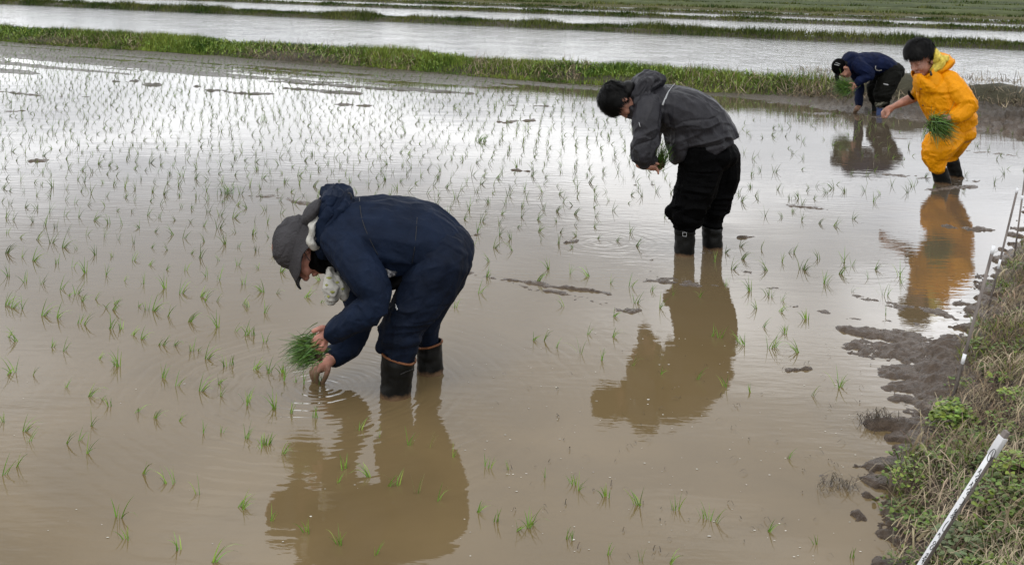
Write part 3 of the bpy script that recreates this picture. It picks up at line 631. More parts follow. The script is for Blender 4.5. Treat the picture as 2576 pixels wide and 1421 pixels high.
stake_px(2551, 650, 2579, 440, .0052, 'thin dark stake at the right edge, farthest of the marker stakes', [(.72, .77)])
# lettered stake: square section, one white face turned to the camera
sb, st = W(2292, 1462, 2.78), W(2533, 1084, 2.70)
ax_ = (st - sb) / np.linalg.norm(st - sb); vd = (sb + st) / 2 - np.array((0, 0, H)); vd /= np.linalg.norm(vd)
sx = np.cross(ax_, vd); sx /= np.linalg.norm(sx); sy = np.cross(sx, ax_)       # sx right in the picture?, sy away from the camera
if sx[0] < 0: sx = -sx
ang = math.radians(-32); fx = sx * math.cos(ang) + sy * math.sin(ang); fn = -sy * math.cos(ang) + sx * math.sin(ang)
if (fn @ vd) > 0: fn = -fn
root = empty('marker_stake', sb, label='white faced square stake with black handwriting in the right foreground', cat='stake', group='marker stakes along the bank')
def box_on(c0, c1, hx, hn, name, mt, off=(0, 0)):
    V = []
    for c in (c0, c1):
        for (i, j) in ((-1, -1), (1, -1), (1, 1), (-1, 1)): V.append(c + fx * (i * hx + off[0]) + fn * (j * hn + off[1]))
    me = mesh_from(name, V, [np.array([(0, 3, 2, 1), (4, 5, 6, 7), (0, 1, 5, 4), (1, 2, 6, 5), (2, 3, 7, 6), (3, 0, 4, 7)])]); o = add(name, me, mt, root, False)
    bv = o.modifiers.new('b', 'BEVEL'); bv.width = .0012; bv.segments = 2; return o
hw = .0068
box_on(sb - ax_ * .08, st, hw, hw, 'shaft', M['wood'])
box_on(sb - ax_ * .08, st - ax_ * .025, hw - .0004, .0012, 'painted_face', M['white'], (0, hw + .0008))
box_on(st - ax_ * .075, st - ax_ * .018, hw + .0022, hw + .0022, 'tape_wrap', M['tape'])
ZS = TR(3500, 1630, 2.6313)
ink = Strips()
pc = sb + fn * (hw + .0028)
def on_face(x, y):
    X, Y = ZS(x, y); o = np.array((0, 0, H)); r = W(X, Y, 1.0) - o; t = ((pc - o) @ fn) / (r @ fn); return o + r * t
def stroke(pts, w_=.0008):
    P = np.array([on_face(*p) for p in pts])
    for a, b in zip(P[:-1], P[1:]):
        d = (b - a) / (np.linalg.norm(b - a) + 1e-9); s2 = np.cross(fn, d) * w_; a = a - d * w_ * .6; b = b + d * w_ * .6
        ink.add(np.array((a - s2, b - s2, b + s2, a + s2)), np.array([(0, 1, 2, 3)]))
def oval(cx, cy, a, b, n=22, th=math.radians(-60)):
    return [(cx + a * math.cos(t) * math.cos(th) - b * math.sin(t) * math.sin(th), cy + a * math.cos(t) * math.sin(th) + b * math.sin(t) * math.cos(th)) for t in np.linspace(0, 2 * np.pi, n)]
def flush():
    global ink
    ink.out('handwritten_character', M['ink'], root); ink = Strips()
stroke(oval(812, 310, 68, 27)); stroke([(832, 268), (800, 346)]); flush()
for (dx, dy) in ((0, 0), (-86, 132)):
    stroke([(676 + dx, 482 + dy), (714 + dx, 456 + dy)]); stroke([(708 + dx, 446 + dy), (690 + dx, 498 + dy), (704 + dx, 520 + dy)])
    stroke([(650 + dx, 528 + dy), (684 + dx, 512 + dy), (690 + dx, 540 + dy), (664 + dx, 546 + dy)]); stroke([(662 + dx, 546 + dy), (648 + dx, 566 + dy), (656 + dx, 580 + dy), (670 + dx, 566 + dy), (662 + dx, 546 + dy)]); flush()
stroke([(524, 735), (540, 748), (538, 778), (516, 808), (490, 806)]); flush()
for s_p in ([(440, 872), (462, 850), (470, 884)], [(440, 872), (450, 896)], [(452, 862), (457, 888)], [(426, 892), (470, 880)], [(400, 922), (456, 898)], [(420, 902), (430, 950)], [(440, 897), (446, 930)], [(398, 938), (440, 926)], [(404, 944), (416, 966), (430, 950)]): stroke(s_p)
flush()
for s_p in (
            [(378, 975), (346, 1010), (322, 1050), (318, 1074), (336, 1076)], [(270, 1116), (292, 1094), (296, 1112)], [(292, 1094), (282, 1144)]): stroke(s_p)
flush()
stroke(oval(236, 1196, 20, 11, 12)); stroke(oval(208, 1242, 24, 13, 12)); flush()
for s_p in ([(150, 1306), (176, 1300), (160, 1324), (140, 1330), (150, 1345)], [(118, 1350), (158, 1338)], [(112, 1374), (150, 1362)], [(132, 1350), (110, 1406)], [(124, 1378), (142, 1396)]): stroke(s_p)
flush()

# ------------------------------------------------------------------ people
VW = None
def body_parts(b, tr, sweeps, k=.72):
    for s_p in sweeps: b.sweep(tr, s_p, scale=k)
def head(b, tr, x, y, d, fwd, up, sc=1.0, side=None):
    """adds a head to a body blob; fwd/up are world vectors. returns the frame"""
    c = W(*tr(x, y), d); f = np.asarray(fwd, float); f /= np.linalg.norm(f); u = np.asarray(up, float); u = u - f * (u @ f); u /= np.linalg.norm(u); s2 = np.cross(u, f)
    def at(a, q, e=0): return c + (f * a + u * q + s2 * e) * sc
    def el(a, q, e, ra, rq, re): b.ell(at(a, q, e), [f * ra * sc, s2 * re * sc, u * rq * sc])
    el(-.012, .035, 0, .096, .088, .076); el(.03, -.03, 0, .060, .085, .062); el(.052, -.088, 0, .034, .030, .036); el(.0, -.05, 0, .06, .05, .058)
    el(.078, .018, 0, .018, .014, .050)                                    # brow
    for e in (-1, 1):
        el(.068, -.035, .034 * e, .026, .026, .022)                        # cheeks
        el(-.004, -.012, .078 * e, .017, .031, .009); el(.004, -.008, .073 * e, .010, .018, .010)
        el(.082, -.002, .030 * e, .010, .007, .014)                        # eyelids
    b.tube([at(.082, .012), at(.100, -.018), at(.108, -.034)], [.008 * sc, .011 * sc, .015 * sc], seg=10)
    for e in (-1, 1): el(.096, -.038, .012 * e, .010, .008, .008)
    el(.088, -.062, 0, .012, .006, .024); el(.085, -.073, 0, .012, .006, .020)
    return c, f, u, s2, at
def hair_on(parent, at, f, u, s2, sc, mask, n=2600, L=.035, c0=(-.014, .038), lift=1.0):
    """scalp shell with short overlapping locks"""
    th = np.arccos(rng.uniform(-1, 1, n)); ph = rng.uniform(0, 2 * np.pi, n)
    dl = np.column_stack((np.sin(th) * np.cos(ph), np.cos(th), np.sin(th) * np.sin(ph)))      # f, u, s
    k = mask(dl); dl = dl[k]; n = len(dl)
    B = np.stack((f, u, s2)); p = at(*c0) + (dl * np.array((.100, .092, .080)) * sc) @ B
    nr = dl @ B; flow = (np.column_stack((dl[:, 0] * .2 + .9, -.9 * np.ones(n), dl[:, 2] * .8)) + (np.stack([noise3(dl * 6 + 9 * q_) for q_ in range(3)], 1) - .5) * 2.2 + rng.normal(0, .15, (n, 3))) @ B
    flow -= nr * (flow * nr).sum(1)[:, None]; flow /= np.linalg.norm(flow, axis=1)[:, None]
    ll = L * rng.uniform(.5, 1.3, n) * sc; sd_ = np.cross(nr, flow); V = np.empty((n, 8, 3))
    for i, t in enumerate((0, .35, .7, 1.0)):
        q = p + nr * (.002 + .014 * lift * t * (1.2 - t) * 2 * rng.uniform(.3, 1, n) * sc)[:, None] + flow * (ll * t)[:, None]
        ww = .0030 * (1 - .8 * t ** 1.5) * sc
        V[:, 2 * i] = q - sd_ * ww; V[:, 2 * i + 1] = q + sd_ * ww
    kk = np.arange(n)[:, None] * 8; Q = np.concatenate([np.concatenate((kk + 2 * i, kk + 2 * i + 1, kk + 2 * i + 3, kk + 2 * i + 2), 1) for i in range(3)])
    b = Blob(); b.ell(at(*c0), [f * .098 * sc, s2 * .082 * sc, u * .092 * sc], 24, 16)
    me = b.mesh('hair'); v = np.empty(len(me.vertices) * 3, np.float32); me.vertices.foreach_get('co', v); v = v.reshape(-1, 3)
    loc = (v - at(*c0)) @ B.T; loc = loc / np.linalg.norm(loc, axis=1)[:, None]; kp = mask(loc)
    fq = []; ft = []
    for pl in me.polygons:
        vs = list(pl.vertices)
        if all(kp[q] for q in vs): (fq if len(vs) == 4 else ft).append(vs)
    n0 = len(v); bpy.data.meshes.remove(me)
    me = mesh_from('hair', np.concatenate((v, V.reshape(-1, 3))), [np.array(fq)] + ([np.array(ft)] if ft else []) + [Q + n0])
    return add('hair', me, M['hair'], parent)
def finger(b, tr, pts, r, d): b.tube(cr([W(*tr(x, y), d + dd) for (x, y, dd) in pts]), np.linspace(r * 1.08, r * .82, 3 * (len(pts) - 1) + 1), seg=9)
def cr(P):
    P = np.asarray(P, float); n = len(P); Q = []
    for i in range(n - 1):
        p0 = P[max(i - 1, 0)]; p1 = P[i]; p2 = P[i + 1]; p3 = P[min(i + 2, n - 1)]
        for t in (0, .33, .66): Q.append(.5 * ((2 * p1) + (-p0 + p2) * t + (2 * p0 - 5 * p1 + 4 * p2 - p3) * t * t + (-p0 + 3 * p1 - 3 * p2 + p3) * t ** 3))
    Q.append(P[-1]); return np.array(Q)
def boot(parent, tr, xt, yt, xb, yb, d, rt, rb, tilt=.25, mt='rubber', rim='rim', ext=.12, buckle=None, side=-1, fold=.003, rdk=1.0):
    T = W(*tr(xt, yt), d); B_ = W(*tr(xb, yb), d); k = tr.k * d / F; rt *= k; rb *= k
    a = (T - B_) / np.linalg.norm(T - B_); B_ = B_ - a * ext
    n = 26; seg = 40; an = np.linspace(0, 2 * np.pi, seg, endpoint=False); V = []
    for i in range(n):
        t = i / (n - 1); c = B_ + (T - B_) * t; r = rb + (rt - rb) * t ** 1.3
        wr = fold * ((noise3(np.column_stack((np.cos(an) * 1.6 + xt, np.sin(an) * 1.6, np.full(seg, t * 11)))) - .5) * 2.6 - 1.2 * np.clip(1 - np.abs(noise3(np.column_stack((np.cos(an) * 1.1 + xt, np.sin(an) * 1.1, np.full(seg, t * 22 )))) - .5) * 9, 0, 1))
        rr = r + wr
        z = np.outer(np.full(seg, 1), c) + np.column_stack((np.cos(an) * rr, np.sin(an) * rr * rdk, 0 * an))
        z[:, 2] += -tilt * np.cos(an) * r * ss(.6, 1, np.array(t)) ; V.append(z)
    V = np.array(V); idx = np.arange(n * seg).reshape(n, seg); nx = np.roll(idx, -1, 1)
    q = np.stack((idx[:-1], nx[:-1], nx[1:], idx[1:]), -1).reshape(-1, 4)
    o = add('boot', mesh_from('boot', V.reshape(-1, 3), [q]), M[mt], parent)
    sm = o.modifiers.new('s', 'SOLIDIFY'); sm.thickness = .004; sm.offset = -1
    if rim:
        ring = V[-1]; b = Blob(); rr = np.vstack((ring, ring[:1])); rr = rr + np.array((0, 0, -.003)); b.tube(rr, .0045, seg=8, cap=False, round_=False)
        o2 = add('boot_trim', b.mesh('boot_trim'), M[rim], o); o2.matrix_parent_inverse = Matrix.Identity(4)
        o2.matrix_parent_inverse = o.matrix_world.inverted() @ Matrix.Translation((0, 0, 0)); o2.parent = o
        o2.matrix_parent_inverse = (Matrix.Translation(Vector(parent.location)) @ o.matrix_parent_inverse).inverted()
    return o
def cast(objs, tr, pts, off=.003):
    """points of the garment surface under the picture points"""
    dg = bpy.context.evaluated_depsgraph_get(); res = []; o_ = Vector((0, 0, H))
    if not isinstance(objs, (list, tuple)): objs = [objs]
    tb = [BVHTree.FromPolygons([v.co.copy() for v in o.data.vertices], [tuple(p.vertices) for p in o.data.polygons]) for o in objs]
    for (x, y) in pts:
        r = Vector(W(*tr(x, y), 1.0)) - o_; r.normalize(); best = None
        for t in tb:
            h = t.ray_cast(o_, r)
            if h[0] and (best is None or h[3] < best[3]): best = h
        if best: res.append(np.array(best[0] + best[1].normalized() * off if best[1].dot(r) < 0 else best[0] - best[1].normalized() * off))
    return np.array(res)
def piping(obj, tr, pts, wd, name, mt, parent, th=.0015):
    """flat tape or cord laid on a garment"""
    P = []
    for a, b in zip(pts[:-1], pts[1:]):
        for t in (0, .25, .5, .75): P.append((a[0] + (b[0] - a[0]) * t, a[1] + (b[1] - a[1]) * t))
    P.append(pts[-1]); Q = cast(obj, tr, P)
    if len(Q) < 3: return None
    for _ in range(2): Q[1:-1] = (Q[:-2] + Q[1:-1] * 2 + Q[2:]) / 4
    b = Blob(); b.tube(Q, wd, th, ax=(0, 1, .35), seg=8); return b.raw(name, mt, parent)
def bunch(name, label, base, tip_dir, n, L, spread, rootr, wd=.0028, droop=.3, parts=True, shape=1.0, cat='seedlings'):
    """bundle of rice seedlings: soil and roots at base, blades fanning along tip_dir"""
    root = empty(name, base, label=label, cat=cat); base = np.asarray(base, float)
    td = np.asarray(tip_dir, float); td /= np.linalg.norm(td)
    b = Blob()
    for i in range(16):
        c = base + rng.normal(0, rootr * .5, 3); r = rootr * rng.uniform(.3, .6); b.ell(c, np.eye(3) * r, 8, 6)
    b.skin('root_clump', M['root'], root, voxel=rootr * .14, it=1, fold=lambda co: (fbm(co * 90, 3) - .5) * rootr * .5)
    dv = td + rng.normal(0, spread, (n, 3)); dv /= np.linalg.norm(dv, axis=1)[:, None]
    p0 = base + rng.normal(0, rootr * .75, (n, 3)); ll = L * rng.uniform(.55, 1.15, n)
    sdv = np.cross(dv, rng.normal(0, 1, (n, 3))); sdv /= np.linalg.norm(sdv, axis=1)[:, None]; seg = 4; V = np.empty((n, seg + 1, 2, 3))
    bend = rng.normal(0, .25, (n, 3)) + np.array((0, 0, -droop))
    for i in range(seg + 1):
        t = i / seg; q = p0 + dv * (ll * t)[:, None] + bend * (ll * t * t * .6)[:, None]; ww = wd * (1 - .8 * t ** 1.6) * .5 * rng.uniform(.7, 1.3)
        V[:, i, 0] = q - sdv * ww; V[:, i, 1] = q + sdv * ww
    k = np.arange(n)[:, None] * (seg + 1) * 2; Q = np.concatenate([np.concatenate((k + 2 * i, k + 2 * i + 1, k + 2 * i + 3, k + 2 * i + 2), 1) for i in range(seg)])
    add('leaves', mesh_from('leaves', V.reshape(-1, 3), [Q]), M['bunch'], root, smooth=False)
    return root

# ---------- the near planter: navy rainwear, grey bucket hat
def person_one():
    tr = Z1; root = empty('person', G(950, 975), label='person in navy rainwear and grey bucket hat bending to plant, nearest the camera', cat='person', group='people planting rice by hand')
    torso = [(500, 350, 4.32, 90, .12), (560, 335, 4.32, 160, .18), (680, 325, 4.32, 203, .215), (840, 350, 4.32, 236, .22), (1000, 378, 4.32, 243, .21), (1090, 396, 4.32, 226, .20), (1165, 432, 4.32, 204, .19)]
    arm_n = [(590, 390, 4.22, 120, .11), (650, 490, 4.13, 125, .10), (722, 615, 4.07, 112, .085), (782, 722, 4.05, 84, .07), (735, 808, 4.05, 88, .07), (640, 865, 4.06, 86, .065), (565, 905, 4.08, 70, .055), (515, 932, 4.1, 64, .05)]
    arm_f = [(570, 480, 4.45, 100, .10), (625, 640, 4.47, 78, .08), (680, 800, 4.45, 80, .07), (680, 900, 4.42, 84, .07), (622, 1000, 4.38, 84, .06), (560, 1058, 4.33, 68, .05), (512, 1096, 4.3, 60, .05)]
    leg_n = [(1165, 500, 4.22, 190, .12), (1105, 625, 4.2, 178, .115), (1030, 760, 4.18, 142, .105), (950, 880, 4.17, 124, .095), (925, 960, 4.17, 122, .085), (925, 1020, 4.17, 100, .070), (920, 1110, 4.17, 84, .052)]
    leg_f = [(1195, 500, 4.40, 180, .12), (1165, 640, 4.42, 146, .11), (1125, 780, 4.43, 108, .10), (1098, 880, 4.43, 80, .085), (1098, 950, 4.43, 70, .065), (1105, 1030, 4.43, 60, .05)]
    # body
    b = Blob(); body_parts(b, tr, [torso, arm_n, arm_f, leg_n, leg_f], .7)
    b.sweep(tr, [(912, 1080, 4.17, 60, .04), (900, 1300, 4.17, 55, .04), (895, 1400, 4.17, 50, .04)]); b.sweep(tr, [(1105, 1000, 4.43, 55, .04), (1108, 1180, 4.43, 50, .04), (1108, 1260, 4.43, 48, .04)])
    c, f, u, s2, at = head(b, ZH, 455, 790, 4.32, (-.12, -.10, -.99), (-.97, 0, .16), 1.0)
    b.tube([at(-.03, -.05), at(-.06, -.12), W(*Z1(520, 340), 4.32)], [.055, .055, .07], seg=14)
    hp = [(735, 425, 4.10, 105, .030), (665, 460, 4.095, 118, .030), (600, 490, 4.09, 118, .028), (562, 545, 4.085, 88, .022)]; b.sweep(Z6, hp)
    for pts, r in (([(620, 400, 0), (560, 385, -.01), (500, 405, -.02), (440, 432, -.022)], .0105), ([(560, 450, -.005), (500, 500, -.015), (452, 545, -.015), (420, 575, -.01)], .0088), ([(560, 520, -.012), (500, 570, -.024), (440, 625, -.024), (395, 655, -.015)], .0092),
                   ([(575, 565, -.008), (560, 630, -.020), (500, 672, -.022), (440, 690, -.012)], .0088), ([(610, 590, 0), (605, 650, -.012), (560, 700, -.015), (495, 722, -.010)], .0080)): finger(b, Z6, pts, r, 4.085)
    b.sweep(Z6, [(690, 790, 4.3, 90, .030), (630, 850, 4.29, 92, .028), (570, 890, 4.285, 95, .026), (540, 925, 4.28, 80, .022)])
    for pts, r in (([(640, 880, 0), (640, 960, -.012), (605, 1060, -.014), (560, 1150, -.008)], .0115), ([(540, 900, 0), (500, 1000, -.014), (485, 1090, -.012), (522, 1168, -.004)], .0100), ([(500, 890, .01), (455, 980, .0), (445, 1070, .0), (500, 1160, .004)], .0095),
                   ([(480, 890, .015), (425, 970, .012), (418, 1050, .012), (450, 1120, .012)], .0088), ([(470, 900, .022), (410, 960, .024), (408, 1020, .024), (425, 1080, .022)], .0078)): finger(b, Z6, pts, r, 4.275)
    b.skin('body', M['skin_pink'], root, voxel=.0034, it=2)
    # clothes
    cj = W(*tr(800, 700), 4.06); ca = W(*tr(640, 360), 4.2); cb = W(*tr(900, 300), 4.2)
    b = Blob(); b.sweep(tr, torso); b.sweep(tr, arm_n, round_=False); b.sweep(tr, arm_f, round_=False)
    b.pell(tr, 470, 420, 4.32, 70, 110, .10, .3); b.pell(tr, 880, 560, 4.3, 95, 90, .13)
    fl = folds([(None, 1, (.35, 0, -1), 7, .45), (cj, .14, (-1, 0, .5), 17, 1.6), (ca, .16, (.6, 0, -1), 13, 1.0), (cb, .3, (.15, 0, -1), 9, .7), (W(*tr(640, 900), 4.05), .13, (.3, .3, 1), 15, 1.2), (W(*tr(600, 1030), 4.35), .1, (1, .3, .6), 15, 1.2)], .012, .0012, 2)
    jk = b.skin('jacket', M['navy'], root, voxel=.0045, it=5, fold=fl)
    # hood: open pouch standing up behind the neck
    b = Blob(); b.sweep(tr, [(470, 345, 4.32, 50, .13), (492, 240, 4.32, 62, .14), (525, 160, 4.32, 78, .135), (560, 118, 4.32, 55, .10)]); b.pell(tr, 495, 110, 4.32, 45, 42, .11, -.2)
    b.sweep(tr, [(610, 110, 4.32, 16, .07), (590, 170, 4.30, 34, .11), (540, 240, 4.3, 42, .13), (490, 320, 4.3, 45, .13)])
    b.skin('hood', M['navy'], root, voxel=.0045, it=3, fold=folds([(None, 1, (.3, 0, 1), 15, 1.4)], .013, .001, 6))
    b = Blob(); P = [W(*ZH(x, y), 4.24) for (x, y) in ((965, 175), (990, 190), (995, 235), (970, 265))]; b.tube(cr(P), .0028, seg=6); b.raw('drawcord', M['black_plain'], root)
    b = Blob(); b.pell(tr, 1182, 452, 4.31, 196, 182, .185); b.sweep(tr, leg_n); b.sweep(tr, leg_f)
    b.pell(tr, 895, 985, 4.17, 88, 52, .075)
    b.tube([W(*tr(840, 1000), 4.16), W(*tr(806, 1030), 4.16)], [.028, .010], [.05, .03], seg=10)
    kn = W(*tr(950, 900), 4.1)
    fl = folds([(None, 1, (1, 0, .35), 8, .5), (kn, .16, (1, 0, .25), 15, 1.5), (W(*tr(1150, 560), 4.1), .2, (1, 0, .55), 9, .9), (W(*tr(920, 1050), 4.1), .08, (.2, 0, 1), 22, 1.5)], .014, .0012, 5)
    pt = b.skin('trousers', M['navy_leg'], root, voxel=.0045, it=5, fold=fl)
    boot(root, tr, 919, 1082, 897, 1318, 4.17, 103, 89, .30)
    boot(root, tr, 1104, 1005, 1109, 1182, 4.42, 79, 82, -.22)
    piping(jk, tr, [(1030, 250), (1020, 400), (1000, 520)], .0012, 'jacket_seam', M['black_plain'], root)
    piping(jk, tr, [(680, 130), (690, 240), (720, 330), (790, 470)], .0012, 'sleeve_seam', M['black_plain'], root)
    piping(pt, tr, [(902, 775), (906, 790), (912, 803)], .0035, 'logo_mark', M['silver'], root)
    # straps on the near boot
    bt = [o for o in root.children if o.name.startswith('boot')]
    piping(bt[0], tr, [(930, 1195), (960, 1178), (1000, 1165)], .0022, 'boot_strap', M['black_plain'], root)
    # hat
    hx = np.array((-.955, 0, .27)); hx /= np.linalg.norm(hx); hy = np.array((0, 1., 0)); hz = np.cross(hx, hy)       # hz ~ down/up in the brim plane
    hc = W(*ZH(456, 728), 4.32); b = Blob(); k = ZH.k * 4.32 / F
    rings = [(-.02, .107, .1), (.0, .107, .1), (.035, .106, .1), (.07, .098, .092), (.096, .080, .078), (.109, .05, .055), (.114, .02, .02)]
    sh = np.array((0, 0, -.018))
    b.tube([hc + hx * t + sh * t / .1 for (t, a, q) in rings], [a for (t, a, q) in rings], [q for (t, a, q) in rings], ax=hy, seg=28, round_=False)
    b.skin('hat_crown', M['hat'], root, voxel=.004, it=2, fold=folds([(None, 1, (.4, 0, 1), 20, 1.3)], .008, .0015, 9))
    seg = 72; an = np.linspace(0, 2 * np.pi, seg, endpoint=False); V = []
    for j, t in enumerate(np.linspace(0, 1, 9)):
        r = .109 + t * (.040 + .020 * np.clip(-np.cos(an), 0, 1)); wav = .010 * t * np.sin(an * 3 + .6) + .006 * t * np.sin(an * 7) + .004 * (noise3(np.column_stack((np.cos(an) * 3, np.sin(an) * 3, np.full(seg, t * 5)))) - .5)
        back = -t * (.062 + .010 * np.cos(an))
        V.append(hc + hx * .014 + np.outer(np.cos(an) * r, -hz) + np.outer(np.sin(an) * r * .92, hy) + np.outer(back + wav, hx))
    V = np.array(V); idx = np.arange(9 * seg).reshape(9, seg); nx = np.roll(idx, -1, 1)
    o = add('hat_brim', mesh_from('hat_brim', V.reshape(-1, 3), [np.stack((idx[:-1], nx[:-1], nx[1:], idx[1:]), -1).reshape(-1, 4)]), M['hat'], root)
    sm = o.modifiers.new('s', 'SOLIDIFY'); sm.thickness = .004
    b = Blob(); b.sweep(ZH, [(630, 330, 4.30, 80, .10), (580, 400, 4.29, 95, .11), (520, 480, 4.27, 70, .10)]); b.skin('hat_flap', M['hat'], root, voxel=.005, it=4, fold=folds([(None, 1, (.4, 0, 1), 14, 1)], .006, .001, 3))
    # hair at the nape, gaiter, towel
    b = Blob(); b.sweep(ZH, [(520, 560, 4.30, 40, .065), (510, 640, 4.30, 35, .062)]); b.skin('hair', M['hair'], root, voxel=.005, it=3)
    b = Blob(); b.sweep(ZH, [(640, 780, 4.3, 50, .06), (640, 880, 4.29, 85, .075), (700, 960, 4.3, 70, .07), (740, 1000, 4.3, 50, .06)]); b.pell(ZH, 600, 930, 4.29, 60, 62, .062)
    b.skin('neck_gaiter', M['black'], root, voxel=.005, it=3, fold=folds([(None, 1, (1, 0, -.3), 16, 1)], .005, .001, 8))
    b = Blob(); b.tube(cr([W(*ZH(x, y), 4.225) for (x, y) in ((465, 770), (495, 850), (540, 915))]), .0018, seg=6); b.raw('mask_string', M['black_plain'], root)
    b = Blob(); b.sweep(ZH, [(650, 470, 4.27, 30, .06), (600, 545, 4.25, 34, .068), (588, 640, 4.245, 28, .068), (608, 710, 4.25, 16, .055)])
    b.sweep(ZH, [(760, 1010, 4.22, 40, .03), (768, 1100, 4.2, 60, .03), (795, 1200, 4.19, 74, .028), (788, 1290, 4.19, 60, .022), (770, 1335, 4.19, 34, .012)]); b.sweep(ZH, [(850, 1080, 4.22, 40, .03), (900, 1200, 4.21, 52, .025), (890, 1270, 4.21, 40, .015)])
    tw = b.skin('towel', M['towel'], root, voxel=.004, it=3, fold=folds([(None, 1, (.3, 0, -1), 26, 1.4)], .014, .001, 4))
    for (x, y, r) in ((750, 1100, 26), (790, 1250, 24), (840, 1150, 20), (725, 1180, 14), (900, 1220, 18), (745, 1300, 14)):
        q = cast(tw, ZH, [(x - r, y), (x, y + r * .3), (x + r, y)], .0015)
        if len(q) == 3: b = Blob(); b.tube(q, [.002, .0065, .002], [.001, .0012, .001], ax=(0, 1, 0), seg=8); b.raw('printed_leaf', M['leafspot'], tw).matrix_parent_inverse = (Matrix.Translation(Vector(root.location)) @ tw.matrix_parent_inverse).inverted()
    b = Blob(); b.sweep(tr, [(838, 572, 4.14, 16, .03), (860, 588, 4.14, 20, .03), (885, 582, 4.15, 10, .02)]); b.skin('waist_tie', M['tie'], root, voxel=.004, it=2, fold=folds([(None, 1, (1, 0, .2), 26, 1.2)], .008, .001, 4))
    b = Blob(); b.sweep(tr, [(870, 640, 4.2, 40, .08), (925, 620, 4.2, 40, .08), (960, 590, 4.2, 30, .06)]); b.skin('waist_pouch', M['black'], root, voxel=.005, it=3)
    # seedlings in the hands
    bb = W(*Z6(440, 640), 4.07)
    bunch('seedling_bunch', 'large bunch of bright rice seedlings held in the upper hand of the nearest person', bb + np.array((.002, .012, -.012)), (-.85, -.1, -.10), 820, .082, .33, .030, .0028, .45)
    bunch('seedling_bunch', 'few green seedlings pinched between the fingertips of the nearest person', W(*Z6(535, 1195), 4.262), (.05, -.05, 1), 9, .098, .05, .006, .0026, -.05)
person_one()

